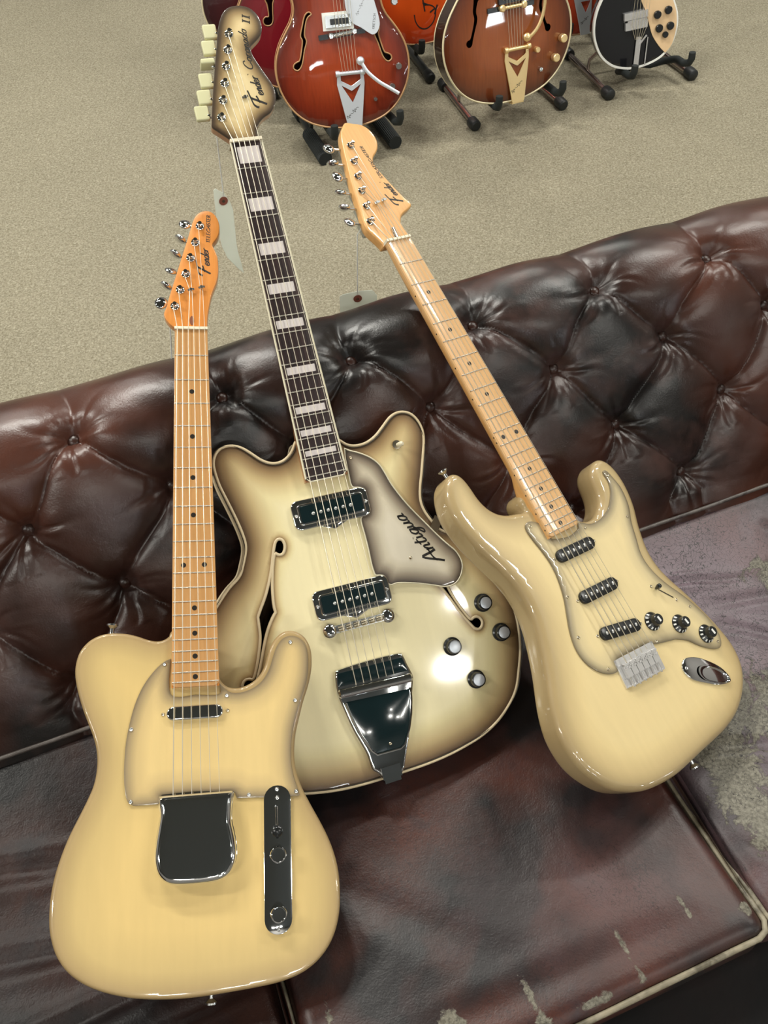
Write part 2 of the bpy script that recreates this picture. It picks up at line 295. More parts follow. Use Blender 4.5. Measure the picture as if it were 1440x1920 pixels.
# ------------------------------------------------------------------ lettering (strokes)
GL = {
 'F': (.72, [[(.12, .0), (.26, .35), (.42, .78), (.5, .98)], [(-.12, .62), (-.06, .8), (.1, .93), (.5, .98), (1.0, 1.04)], [(.2, .45), (.45, .5), (.66, .56)]]),
 'e': (.4, [[(.04, .22), (.26, .28), (.32, .42), (.2, .5), (.06, .34), (.06, .1), (.2, .0), (.4, .14)]]),
 'n': (.44, [[(.04, 0), (.12, .5)], [(.07, .26), (.24, .5), (.33, .42), (.28, .05), (.42, .06)]]),
 'd': (.46, [[(.34, .42), (.2, .5), (.05, .32), (.05, .08), (.18, .0), (.32, .2)], [(.54, 1.02), (.42, .6), (.3, .06), (.44, .06)]]),
 'r': (.38, [[(.04, 0), (.12, .5)], [(.08, .28), (.22, .5), (.38, .46)]]),
 'C': (.66, [[(.62, .78), (.5, 1.0), (.26, .9), (.06, .5), (.08, .12), (.3, 0), (.6, .2)]]),
 'o': (.4, [[(.2, .5), (.04, .3), (.08, .04), (.24, .0), (.34, .24), (.3, .46), (.18, .5), (.32, .44), (.42, .46)]]),
 'a': (.44, [[(.34, .44), (.2, .5), (.05, .3), (.05, .06), (.16, .0), (.3, .2), (.36, .5)], [(.36, .5), (.3, .08), (.44, .06)]]),
 'A': (.7, [[(.0, .0), (.16, .28), (.56, 1.0), (.6, .4), (.64, .0)], [(.16, .36), (.4, .44), (.78, .36)]]),
 't': (.32, [[(.24, .86), (.12, .4), (.08, .08), (.18, .0), (.3, .1)], [(.0, .56), (.36, .6)]]),
 'i': (.24, [[(.1, .5), (.05, .08), (.12, .0), (.24, .1)], [(.14, .7), (.15, .74)]]),
 'g': (.44, [[(.34, .44), (.2, .5), (.05, .3), (.08, .06), (.2, .04), (.34, .3)], [(.38, .5), (.26, -.2), (.1, -.42), (-.04, -.3), (.2, -.1), (.44, .1)]]),
 'u': (.44, [[(.08, .5), (.04, .1), (.14, .0), (.28, .14), (.36, .5)], [(.36, .5), (.3, .08), (.44, .06)]]),
 'I': (.42, [[(.08, 0), (.22, 0), (.36, 0)], [(.22, 0), (.22, 1)], [(.08, 1), (.22, 1), (.36, 1)]]),
 'L': (.5, [[(.1, 1), (.1, 0), (.44, 0)]]), 'T': (.5, [[(.0, 1), (.5, 1)], [(.25, 1), (.25, 0)]]), 'E': (.5, [[(.44, 1), (.08, 1), (.08, 0), (.44, 0)], [(.08, .52), (.36, .52)]]),
 'S': (.5, [[(.44, .84), (.3, 1), (.1, .9), (.1, .64), (.38, .4), (.42, .14), (.24, 0), (.06, .14)]]), 'R': (.52, [[(.08, 0), (.08, 1), (.34, .98), (.42, .76), (.32, .54), (.08, .5)], [(.24, .5), (.46, 0)]]),
 'H': (.54, [[(.08, 0), (.08, 1)], [(.44, 0), (.44, 1)], [(.08, .52), (.44, .52)]]), 'G': (.54, [[(.44, .82), (.28, 1), (.08, .76), (.08, .24), (.26, 0), (.44, .16), (.44, .44), (.28, .44)]]),
 'O': (.56, [[(.26, 1), (.06, .7), (.06, .3), (.26, 0), (.46, .3), (.46, .7), (.26, 1)]]), 'c': (.56, [[(.44, .8), (.28, 1), (.08, .76), (.08, .24), (.28, 0), (.44, .2)]]),
 'V': (.54, [[(.02, 1), (.26, 0), (.5, 1)]]), 'B': (.52, [[(.08, 0), (.08, 1), (.34, .96), (.38, .7), (.28, .54), (.08, .52)], [(.28, .52), (.44, .34), (.4, .08), (.08, 0)]]),
 "'": (.2, [[(.08, .95), (.12, 1.0)]]), ' ': (.34, []), 'v': (.5, [[(.0, .9), (.25, 0), (.5, .9)]]),
 'Y': (.52, [[(.02, 1), (.26, .5), (.26, 0)], [(.5, 1), (.26, .5)]]), 'K': (.5, [[(.08, 0), (.08, 1)], [(.44, 1), (.08, .45)], [(.2, .6), (.46, 0)]]), 'P': (.5, [[(.08, 0), (.08, 1), (.36, .96), (.42, .72), (.32, .5), (.08, .48)]]),
 'h': (.44, [[(.08, 0), (.2, 1)], [(.1, .26), (.26, .5), (.34, .4), (.3, .04), (.42, .06)]]), 's': (.4, [[(.34, .44), (.2, .5), (.1, .38), (.3, .16), (.2, 0), (.02, .06)]]), 'm': (.62, [[(.04, 0), (.1, .5)], [(.07, .26), (.2, .5), (.28, .4), (.26, 0)], [(.27, .26), (.42, .5), (.5, .4), (.46, .05), (.6, .06)]]),
}
def lettering(name, text, p0, p1, size, z, mat, parent, width=0.0007, bold_first=1.0, slant=0.0, th=0.00018, zf=None, fit=True):
    """raised ink strokes along the line p0->p1 in the parent's x,y plane (metres)"""
    p0 = np.array(p0, float); p1 = np.array(p1, float); d = p1 - p0; L = np.hypot(*d); d /= L; u = np.array([-d[1], d[0]])
    tot = sum(GL[c][0] * (bold_first if i == 0 else 1) for i, c in enumerate(text)); sx = L / tot if fit else size
    V = []; F = []; x = 0
    for i, c in enumerate(text):
        adv, strokes = GL[c]; k = bold_first if i == 0 else 1.0
        for s in strokes:
            Q = spline(s, 4, closed=False) if len(s) > 2 and not text.isupper() else np.array(s, float)
            Q = np.array([(q[0] * k + slant * q[1] * k, q[1] * k) for q in Q])
            W = p0[None] + d[None] * ((x + Q[:, 0]) * sx)[:, None] + u[None] * (Q[:, 1] * size)[:, None]
            t = np.gradient(W, axis=0); t /= np.maximum(np.hypot(*t.T), 1e-9)[:, None]; nn = np.stack([-t[:, 1], t[:, 0]], 1)
            wd = width * k * (0.62 + 0.5 * np.abs(t @ u)) * 0.5
            A = W + nn * wd[:, None]; B = W - nn * wd[:, None]; b = len(V); m = len(W)
            zz = z
            for hh in (0.0, th):
                V += [(a[0], a[1], zz + hh) for a in A] + [(a[0], a[1], zz + hh) for a in B]
            for j in range(m - 1):
                F += [(b + 2 * m + j, b + 3 * m + j, b + 3 * m + j + 1, b + 2 * m + j + 1), (b + j, b + j + 1, b + m + j + 1, b + m + j),
                      (b + j, b + 2 * m + j, b + 2 * m + j + 1, b + j + 1), (b + m + j, b + m + j + 1, b + 3 * m + j + 1, b + 3 * m + j)]
            F += [(b, b + m, b + 3 * m, b + 2 * m), (b + m - 1, b + 3 * m - 1, b + 4 * m - 1, b + 2 * m - 1)]
        x += adv * k
    return link(name, mesh(name, V, F, mat), parent)

# ------------------------------------------------------------------ materials
def mat_new(name):
    m = bpy.data.materials.new(name); m.use_nodes = True; nt = m.node_tree; return m, nt, nt.nodes['Principled BSDF']
def setp(b, **k):
    for a, v in k.items():
        a = a.replace('_', ' '); b.inputs[a].default_value = v
def plain(name, col, rough=0.5, metal=0.0, coat=0.0, spec=0.5, bump=0.0, bscale=300, vary=0.0):
    m, nt, b = mat_new(name); b.inputs['Base Color'].default_value = (*col, 1); b.inputs['Roughness'].default_value = rough
    b.inputs['Metallic'].default_value = metal; b.inputs['Coat Weight'].default_value = coat; b.inputs['Coat Roughness'].default_value = 0.04
    b.inputs['Specular IOR Level'].default_value = spec
    tc = nt.nodes.new('ShaderNodeTexCoord'); n = nt.nodes.new('ShaderNodeTexNoise'); n.inputs['Scale'].default_value = bscale
    nt.links.new(tc.outputs['Object'], n.inputs['Vector'])
    if bump:
        bp = nt.nodes.new('ShaderNodeBump'); bp.inputs['Strength'].default_value = bump; bp.inputs['Distance'].default_value = 0.001
        nt.links.new(n.outputs['Fac'], bp.inputs['Height']); nt.links.new(bp.outputs['Normal'], b.inputs['Normal'])
    r = nt.nodes.new('ShaderNodeMapRange'); r.inputs['To Min'].default_value = max(0.01, rough * 0.8); r.inputs['To Max'].default_value = rough * 1.2
    nt.links.new(n.outputs['Fac'], r.inputs['Value']); nt.links.new(r.outputs['Result'], b.inputs['Roughness'])
    return m
def ramp(nt, stops, interp='LINEAR'):
    r = nt.nodes.new('ShaderNodeValToRGB'); e = r.color_ramp.elements; r.color_ramp.interpolation = interp
    while len(e) < len(stops): e.new(0.5)
    for i, (p, c) in enumerate(stops): e[i].position = p; e[i].color = (*c, 1)
    return r
def burst(name, stops, dmax, rough=0.35, coat=1.0, coatr=0.03, grain=0.03, gs=(30, 4, 30), wob=0.006, amount=0.06):
    """sprayed burst finish: colour by distance (m) from the rim of the face, under lacquer"""
    m, nt, b = mat_new(name); L = nt.links
    at = nt.nodes.new('ShaderNodeAttribute'); at.attribute_name = 'edge'
    tc = nt.nodes.new('ShaderNodeTexCoord'); ns = nt.nodes.new('ShaderNodeTexNoise'); ns.inputs['Scale'].default_value = 9; ns.inputs['Detail'].default_value = 2
    L.new(tc.outputs['Object'], ns.inputs['Vector'])
    ma = nt.nodes.new('ShaderNodeMath'); ma.operation = 'MULTIPLY_ADD'; ma.inputs[1].default_value = wob; L.new(ns.outputs['Fac'], ma.inputs[0]); L.new(at.outputs['Fac'], ma.inputs[2])
    dv = nt.nodes.new('ShaderNodeMath'); dv.operation = 'MULTIPLY_ADD'; dv.inputs[1].default_value = 1 / dmax; dv.inputs[2].default_value = -0.5 * wob / dmax; L.new(ma.outputs[0], dv.inputs[0])
    r = ramp(nt, stops); L.new(dv.outputs[0], r.inputs['Fac'])
    mp = nt.nodes.new('ShaderNodeMapping'); mp.inputs['Scale'].default_value = gs; L.new(tc.outputs['Object'], mp.inputs['Vector'])
    gr = nt.nodes.new('ShaderNodeTexNoise'); gr.inputs['Scale'].default_value = 3; gr.inputs['Detail'].default_value = 5; L.new(mp.outputs[0], gr.inputs['Vector'])
    g2 = nt.nodes.new('ShaderNodeMapRange'); g2.inputs['To Min'].default_value = 1 - amount; g2.inputs['To Max'].default_value = 1 + amount; L.new(gr.outputs['Fac'], g2.inputs['Value'])
    mx = nt.nodes.new('ShaderNodeMix'); mx.data_type = 'RGBA'; mx.blend_type = 'MULTIPLY'; mx.inputs[0].default_value = 1
    L.new(r.outputs['Color'], mx.inputs[6]); L.new(g2.outputs['Result'], mx.inputs[7]); L.new(mx.outputs[2], b.inputs['Base Color'])
    setp(b, Roughness=rough, Coat_Weight=coat, Coat_Roughness=coatr)
    b.inputs['Specular IOR Level'].default_value = 0.3
    return m
def wood(name, c1, c2, scale=(60, 2.5, 60), rough=0.35, coat=0.6):
    m, nt, b = mat_new(name); L = nt.links; tc = nt.nodes.new('ShaderNodeTexCoord'); mp = nt.nodes.new('ShaderNodeMapping'); mp.inputs['Scale'].default_value = scale
    L.new(tc.outputs['Object'], mp.inputs['Vector']); n = nt.nodes.new('ShaderNodeTexNoise'); n.inputs['Scale'].default_value = 4; n.inputs['Detail'].default_value = 6; n.inputs['Roughness'].default_value = 0.65
    L.new(mp.outputs[0], n.inputs['Vector']); r = ramp(nt, [(0.3, c2), (0.7, c1)]); L.new(n.outputs['Fac'], r.inputs['Fac']); L.new(r.outputs['Color'], b.inputs['Base Color'])
    setp(b, Roughness=rough, Coat_Weight=coat, Coat_Roughness=0.08); return m

CHROME = plain('chrome_metal', (0.78, 0.79, 0.80), 0.05, 1.0)
CHROME2 = plain('satin_chrome_metal', (0.62, 0.63, 0.62), 0.22, 1.0)
STEEL = plain('string_steel', (0.66, 0.60, 0.48), 0.35, 0.55)
FRET = plain('fret_wire_metal', (0.66, 0.62, 0.54), 0.28, 0.75)
GOLD = plain('gold_plated_metal', (0.92, 0.70, 0.36), 0.38, 0.85)
ALU = plain('brushed_aluminium', (0.74, 0.79, 0.86), 0.42, 0.7)
BLACKP = plain('black_plastic', (0.012, 0.013, 0.013), 0.25)
SADL = plain('bright_plated_steel', (0.85, 0.84, 0.83), 0.24, 0.8)
DARKP = plain('dark_green_plastic_and_reflection', (0.006, 0.016, 0.018), 0.12, coat=0.4)  # tailpiece panels, and the dark reflection laid on the pickup covers
FOAM = plain('black_foam_rubber', (0.012, 0.016, 0.016), 0.75, bump=0.6, bscale=700)
RUB = plain('black_rubber', (0.014, 0.016, 0.017), 0.45)
CREAM = plain('cream_binding_plastic', (0.64, 0.52, 0.33), 0.35)
IVORY = plain('ivory_plastic', (0.74, 0.68, 0.50), 0.35)
BONE = plain('white_nut_plastic', (0.80, 0.72, 0.55), 0.4)
KEYCR = plain('pale_green_cream_plastic', (0.62, 0.60, 0.36), 0.4, bump=0.1, bscale=150)
PEARL = plain('pearl_block_inlay', (0.66, 0.60, 0.58), 0.35, bump=0.2, bscale=120)
INK = plain('black_ink', (0.012, 0.010, 0.008), 0.5)
INKB = plain('brown_black_ink', (0.03, 0.022, 0.012), 0.5)
DOT = plain('black_dot_inlay', (0.02, 0.016, 0.012), 0.4)
WHITEP = plain('white_plastic', (0.8, 0.8, 0.76), 0.4)
BRASS = plain('aged_nickel_metal', (0.6, 0.52, 0.38), 0.25, 1.0)
POLE = plain('magnet_pole_metal', (0.6, 0.6, 0.58), 0.35, 1.0)
PAPER = plain('grey_white_card', (0.86, 0.89, 0.84), 0.8, bump=0.15, bscale=400)
PAPER, _nt, _b = mat_new('grey_white_card_stock')
_b.inputs['Base Color'].default_value = (0.86, 0.89, 0.84, 1); _b.inputs['Roughness'].default_value = 0.8
_t = _nt.nodes.new('ShaderNodeBsdfTranslucent'); _t.inputs[0].default_value = (0.92, 0.95, 0.88, 1); _m = _nt.nodes.new('ShaderNodeMixShader'); _m.inputs[0].default_value = 0.55
_nt.links.new(_b.outputs[0], _m.inputs[1]); _nt.links.new(_t.outputs[0], _m.inputs[2]); _nt.links.new(_m.outputs[0], _nt.nodes['Material Output'].inputs['Surface'])
RING = plain('red_brown_paper_ring', (0.35, 0.12, 0.08), 0.7)
COTTON = plain('white_cotton_string', (0.86, 0.89, 0.84), 0.9)
WALNUT = plain('walnut_plug', (0.22, 0.07, 0.03), 0.5)
MAPLE_T = wood('amber_lacquered_maple', (0.74, 0.29, 0.058), (0.64, 0.23, 0.045))
MAPLE_TF = wood('worn_maple_fretboard', (0.63, 0.34, 0.13), (0.53, 0.27, 0.095))
MAPLE_S = wood('honey_lacquered_maple', (0.78, 0.43, 0.155), (0.66, 0.34, 0.11))
MAPLE_SF = wood('pale_maple_fretboard', (0.76, 0.47, 0.22), (0.66, 0.38, 0.16))
MAPLE_C = wood('brown_maple_neck', (0.42, 0.19, 0.07), (0.32, 0.13, 0.05))
ROSE = wood('dark_rosewood', (0.045, 0.022, 0.02), (0.018, 0.014, 0.016), rough=0.4, coat=0.2)
# ------------------------------------------------------------------ room shell
def structure(name, me): o = link(name, me); tag(o, kind='structure'); return o
X0, X1, Y0, Y1 = -3.6, 4.4, -2.8, 6.2
def carpet_mat():
    m, nt, b = mat_new('loop_carpet'); L = nt.links; tc = nt.nodes.new('ShaderNodeTexCoord')
    n1 = nt.nodes.new('ShaderNodeTexNoise'); n1.inputs['Scale'].default_value = 185; n1.inputs['Detail'].default_value = 5; n1.inputs['Roughness'].default_value = 0.62; n1.inputs['Distortion'].default_value = 0.8
    n2 = nt.nodes.new('ShaderNodeTexNoise'); n2.inputs['Scale'].default_value = 2.2; n2.inputs['Detail'].default_value = 3
    n3 = nt.nodes.new('ShaderNodeTexNoise'); n3.inputs['Scale'].default_value = 55; n3.inputs['Detail'].default_value = 3
    for n in (n1, n2, n3): L.new(tc.outputs['Object'], n.inputs['Vector'])
    r = ramp(nt, [(0.34, (0.175, 0.152, 0.105)), (0.5, (0.265, 0.238, 0.172)), (0.66, (0.375, 0.345, 0.262))]); L.new(n1.outputs['Fac'], r.inputs['Fac'])
    r2 = nt.nodes.new('ShaderNodeMapRange'); r2.inputs['To Min'].default_value = 0.86; r2.inputs['To Max'].default_value = 1.12; L.new(n2.outputs['Fac'], r2.inputs['Value'])
    r3 = nt.nodes.new('ShaderNodeMapRange'); r3.inputs['To Min'].default_value = 0.85; r3.inputs['To Max'].default_value = 1.15; L.new(n3.outputs['Fac'], r3.inputs['Value'])
    mu = nt.nodes.new('ShaderNodeMath'); mu.operation = 'MULTIPLY'; L.new(r2.outputs[0], mu.inputs[0]); L.new(r3.outputs[0], mu.inputs[1])
    mx = nt.nodes.new('ShaderNodeMix'); mx.data_type = 'RGBA'; mx.blend_type = 'MULTIPLY'; mx.inputs[0].default_value = 1
    L.new(r.outputs['Color'], mx.inputs[6]); L.new(mu.outputs[0], mx.inputs[7]); L.new(mx.outputs[2], b.inputs['Base Color'])
    bp = nt.nodes.new('ShaderNodeBump'); bp.inputs['Strength'].default_value = 0.8; bp.inputs['Distance'].default_value = 0.004; L.new(n1.outputs['Fac'], bp.inputs['Height']); L.new(bp.outputs['Normal'], b.inputs['Normal'])
    setp(b, Roughness=0.95); b.inputs['Specular IOR Level'].default_value = 0.1
    return m
WALL = plain('painted_wall', (0.26, 0.25, 0.24), 0.8, bump=0.1, bscale=200)
CEILM = plain('grey_ceiling_tile', (0.11, 0.12, 0.125), 0.9, bump=0.2, bscale=90)
structure('floor', MB().box(((X0 + X1) / 2, (Y0 + Y1) / 2, -0.02), (X1 - X0, Y1 - Y0, 0.04)).me('floor', carpet_mat()))
structure('ceiling', MB().box(((X0 + X1) / 2, (Y0 + Y1) / 2, CEIL + 0.03), (X1 - X0, Y1 - Y0, 0.06)).me('ceiling', CEILM))
structure('wall_left', MB().box((X0 - 0.03, (Y0 + Y1) / 2, CEIL / 2), (0.06, Y1 - Y0, CEIL)).me('wall', WALL))
structure('wall_right', MB().box((X1 + 0.03, (Y0 + Y1) / 2, CEIL / 2), (0.06, Y1 - Y0, CEIL)).me('wall', WALL))
structure('wall_front', MB().box(((X0 + X1) / 2, Y0 - 0.03, CEIL / 2), (X1 - X0, 0.06, CEIL)).me('wall', WALL))
GLOW = bpy.data.materials.new('highlight_glow'); GLOW.use_nodes = True; pb_ = GLOW.node_tree.nodes['Principled BSDF']  # glowing strips added only to put highlights on the rear guitars
pb_.inputs['Emission Color'].default_value = (0.9, 0.96, 1, 1); pb_.inputs['Emission Strength'].default_value = 38; pb_.inputs['Base Color'].default_value = (0.1, 0.1, 0.1, 1)
for nm_, c_, d_, glow_strips_ in (('highlight_panel_1', (1.28, Y0 + 0.012, 1.66), (1.30, 0.024, 0.40), [(-0.34, 0.26), (0.28, 0.30)]), ('highlight_panel_2', (X1 - 0.012, -1.32, 0.76), (0.024, 1.6, 0.34), [(-0.58, 0.2), (0.06, 0.22), (0.54, 0.22)])):  # added unseen panels, set where the rear guitars mirror them
    wf = structure(nm_, MB().box(c_, d_).me(nm_, CEILM))
    for o_, w_p in glow_strips_:
        pc_ = (c_[0] + o_, c_[1] + 0.016, c_[2]) if nm_ == 'highlight_panel_1' else (c_[0] - 0.016, c_[1] + o_, c_[2])
        link('glow_strip', MB().box(pc_, (w_p, 0.012, 0.15) if nm_ == 'highlight_panel_1' else (0.012, w_p, 0.15)).me('glow_strip', GLOW), wf)
structure('wall_back', MB().box(((X0 + X1) / 2, Y1 + 0.03, CEIL / 2), (X1 - X0, 0.06, CEIL)).me('wall', WALL))

# ------------------------------------------------------------------ sofa (local x along the sofa, y towards its back, z up)
AX = Vector((0.940709, 0.339214, 0)); NN = Vector((-0.339214, 0.940709, 0))
SM = Matrix(((AX.x, NN.x, 0, 0), (AX.y, NN.y, 0, 0), (0, 0, 1, 0), (0, 0, 0, 1)))
def leather(name, dark, red, light, wear=(), rough=(0.26, 0.42), bump=0.25, mott=5.0, crackle=0.0, pale_and_sheen=(), lpcol=(0.115, 0.075, 0.085), spec=0.5, coat=0.0):
    """dyed hide: mottled dye, optional scuffed places (x, y, radius x, radius y, strength) in sofa coordinates where the dye has worn off"""
    m, nt, b = mat_new(name); L = nt.links; N = nt.nodes
    tc = N.new('ShaderNodeTexCoord')
    def noise(s, d=4, r=0.55, dist=0.0):
        n = N.new('ShaderNodeTexNoise'); n.inputs['Scale'].default_value = s; n.inputs['Detail'].default_value = d; n.inputs['Roughness'].default_value = r; n.inputs['Distortion'].default_value = dist
        L.new(tc.outputs['Object'], n.inputs['Vector']); return n
    def math_(op, a, c=None, e=None):
        q = N.new('ShaderNodeMath'); q.operation = op
        for i, v in enumerate((a, c, e)):
            if v is None: continue
            if isinstance(v, (int, float)): q.inputs[i].default_value = v
            else: L.new(v, q.inputs[i])
        return q.outputs[0]
    n1 = noise(mott, 3, 0.5); r = ramp(nt, [(0.40, dark), (0.60, red)]); L.new(n1.outputs['Fac'], r.inputs['Fac'])
    col = r.outputs['Color']
    n2 = noise(mott * 1.7 + 2, 4, 0.6); r2 = ramp(nt, [(0.5, (0, 0, 0)), (0.72, (1, 1, 1))]); L.new(n2.outputs['Fac'], r2.inputs['Fac'])
    mx = N.new('ShaderNodeMix'); mx.data_type = 'RGBA'; L.new(r2.outputs['Color'], mx.inputs[0]); L.new(col, mx.inputs[6]); mx.inputs[7].default_value = (*light, 1); col = mx.outputs[2]
    sp = N.new('ShaderNodeSeparateXYZ'); L.new(tc.outputs['Object'], sp.inputs[0])
    def blob(x, y, rx, ry, st):
        dx = math_('MULTIPLY', math_('SUBTRACT', sp.outputs[0], x), 1 / rx); dy = math_('MULTIPLY', math_('SUBTRACT', sp.outputs[1], y), 1 / ry)
        d2 = math_('ADD', math_('MULTIPLY', dx, dx), math_('MULTIPLY', dy, dy))
        return math_('MULTIPLY', math_('POWER', 2.718, math_('MULTIPLY', d2, -1.0)), st)
    def total(bl):
        s = None
        for q in bl:
            v = blob(*q); s = v if s is None else math_('ADD', s, v)
        return s
    if pale_and_sheen:  # soft pale areas: painted sheen on the middle cushion, paler hide elsewhere
        s = total(pale_and_sheen); nz = noise(14, 4, 0.6)
        f = math_('MULTIPLY', s, math_('ADD', nz.outputs['Fac'], 0.3)); cl = N.new('ShaderNodeClamp'); L.new(f, cl.inputs[0])
        mx = N.new('ShaderNodeMix'); mx.data_type = 'RGBA'; L.new(cl.outputs[0], mx.inputs[0]); L.new(col, mx.inputs[6]); mx.inputs[7].default_value = (*lpcol, 1); col = mx.outputs[2]
    if wear:
        s = total(wear); nz = noise(26, 8, 0.72, 0.9); f = math_('ADD', math_('MULTIPLY', s, 0.62), math_('SUBTRACT', nz.outputs['Fac'], 0.86))
        rw = ramp(nt, [(0.0, (0, 0, 0)), (0.05, (1, 1, 1))]); L.new(f, rw.inputs['Fac'])
        nf = noise(240, 3); rc = ramp(nt, [(0.35, (0.10, 0.09, 0.068)), (0.65, (0.22, 0.205, 0.16))]); L.new(nf.outputs['Fac'], rc.inputs['Fac'])
        mx = N.new('ShaderNodeMix'); mx.data_type = 'RGBA'; L.new(rw.outputs['Color'], mx.inputs[0]); L.new(col, mx.inputs[6]); L.new(rc.outputs['Color'], mx.inputs[7]); col = mx.outputs[2]
    if crackle:
        vo = N.new('ShaderNodeTexVoronoi'); vo.feature = 'DISTANCE_TO_EDGE'; vo.inputs['Scale'].default_value = 120; vo.inputs['Randomness'].default_value = 1
        nzz = noise(30, 3); mpv = N.new('ShaderNodeMix'); mpv.data_type = 'RGBA'; mpv.inputs[0].default_value = 0.06; L.new(tc.outputs['Object'], mpv.inputs[6]); L.new(nzz.outputs['Color'], mpv.inputs[7]); L.new(mpv.outputs[2], vo.inputs['Vector'])
        nb = noise(5, 2); g = math_('MULTIPLY', math_('SUBTRACT', nb.outputs['Fac'], 0.34), 0.16); rk = math_('LESS_THAN', vo.outputs['Distance'], g)
        mx = N.new('ShaderNodeMix'); mx.data_type = 'RGBA'; L.new(math_('MULTIPLY', rk, crackle), mx.inputs[0]); L.new(col, mx.inputs[6]); mx.inputs[7].default_value = (0.012, 0.008, 0.009, 1); col = mx.outputs[2]
    L.new(col, b.inputs['Base Color'])
    n4 = noise(9, 4); mr = N.new('ShaderNodeMapRange'); mr.inputs['To Min'].default_value = rough[0]; mr.inputs['To Max'].default_value = rough[1]; L.new(n4.outputs['Fac'], mr.inputs['Value'])
    ro = mr.outputs[0]
    if wear: ro = math_('ADD', ro, math_('MULTIPLY', rw.outputs['Color'], 0.4))
    L.new(ro, b.inputs['Roughness'])
    n3 = noise(420, 4, 0.6); n5 = noise(45, 4, 0.6)
    hh = math_('ADD', math_('MULTIPLY', n3.outputs['Fac'], 0.35), n5.outputs['Fac'])
    if wear: hh = math_('SUBTRACT', hh, math_('MULTIPLY', rw.outputs['Color'], 0.5))
    bp = N.new('ShaderNodeBump'); bp.inputs['Strength'].default_value = bump; bp.inputs['Distance'].default_value = 0.003; L.new(hh, bp.inputs['Height']); L.new(bp.outputs['Normal'], b.inputs['Normal'])
    b.inputs['Specular IOR Level'].default_value = spec; b.inputs['Coat Weight'].default_value = coat; b.inputs['Coat Roughness'].default_value = 0.32
    return m
DK = (0.008, 0.006, 0.0055); RD = (0.050, 0.019, 0.013)
LE_BACK = leather('dark_brown_dyed_hide', DK, (0.075, 0.025, 0.015), (0.070, 0.036, 0.030), rough=(0.25, 0.38), bump=0.22, mott=3.8, coat=0.16, spec=0.45)
LE_MID = leather('plum_brown_worn_hide', (0.011, 0.009, 0.010), (0.072, 0.020, 0.012), (0.030, 0.018, 0.020), wear=[(0.09, 0.085, 0.022, 0.035, 0.80), (0.185, 0.085, 0.010, 0.040, 0.78), (0.03, 0.06, 0.03, 0.02, 0.66), (0.31, 0.085, 0.008, 0.035, 0.72), (0.40, 0.09, 0.006, 0.03, 0.72), (0.465, 0.07, 0.012, 0.012, 0.9), (-0.035, 0.16, 0.008, 0.04, 0.72), (0.25, 0.05, 0.2, 0.012, 0.52)],
                  rough=(0.33, 0.46), bump=0.3, mott=7, crackle=0.5, pale_and_sheen=[(0.34, 0.15, 0.11, 0.075, 0.75)], lpcol=(0.115, 0.064, 0.064), coat=0.15, spec=0.42)  # the pale area is a sheen painted into the hide colour
LE_RIGHT = leather('cracked_grey_worn_hide', (0.018, 0.012, 0.013), (0.085, 0.035, 0.033), (0.10, 0.075, 0.085), wear=[(0.55, 0.20, 0.05, 0.10, 0.85), (0.60, 0.33, 0.06, 0.10, 0.8), (0.72, 0.25, 0.08, 0.12, 0.9), (0.80, 0.47, 0.06, 0.04, 0.8), (0.53, 0.36, 0.03, 0.05, 0.6), (0.58, 0.10, 0.05, 0.05, 0.7)],
                    rough=(0.38, 0.55), bump=0.6, mott=8, crackle=0.9, pale_and_sheen=[(0.62, 0.50, 0.14, 0.12, 1.2), (0.75, 0.3, 0.3, 0.2, 0.6)], lpcol=(0.19, 0.14, 0.165), coat=0.2)
LE_LEFT = leather('dark_wrinkled_hide', (0.007, 0.006, 0.006), (0.040, 0.017, 0.013), (0.020, 0.016, 0.017), wear=[(-0.09, 0.06, 0.03, 0.03, 0.5)], rough=(0.30, 0.45), bump=0.4, mott=6, crackle=0.3, pale_and_sheen=[(-0.22, 0.32, 0.05, 0.06, 0.4)], spec=0.27)
LE_DARK = leather('black_brown_hide', (0.006, 0.005, 0.005), (0.016, 0.009, 0.008), (0.008, 0.007, 0.007), rough=(0.5, 0.6), bump=0.2, spec=0.2)
PIPE = leather('worn_edge_piping_hide', (0.10, 0.085, 0.055), (0.30, 0.26, 0.18), (0.34, 0.30, 0.22), rough=(0.4, 0.5), mott=26)
PIPED = leather('dark_piping_hide', (0.03, 0.022, 0.018), (0.09, 0.07, 0.055), (0.07, 0.06, 0.05), rough=(0.3, 0.4), mott=20)

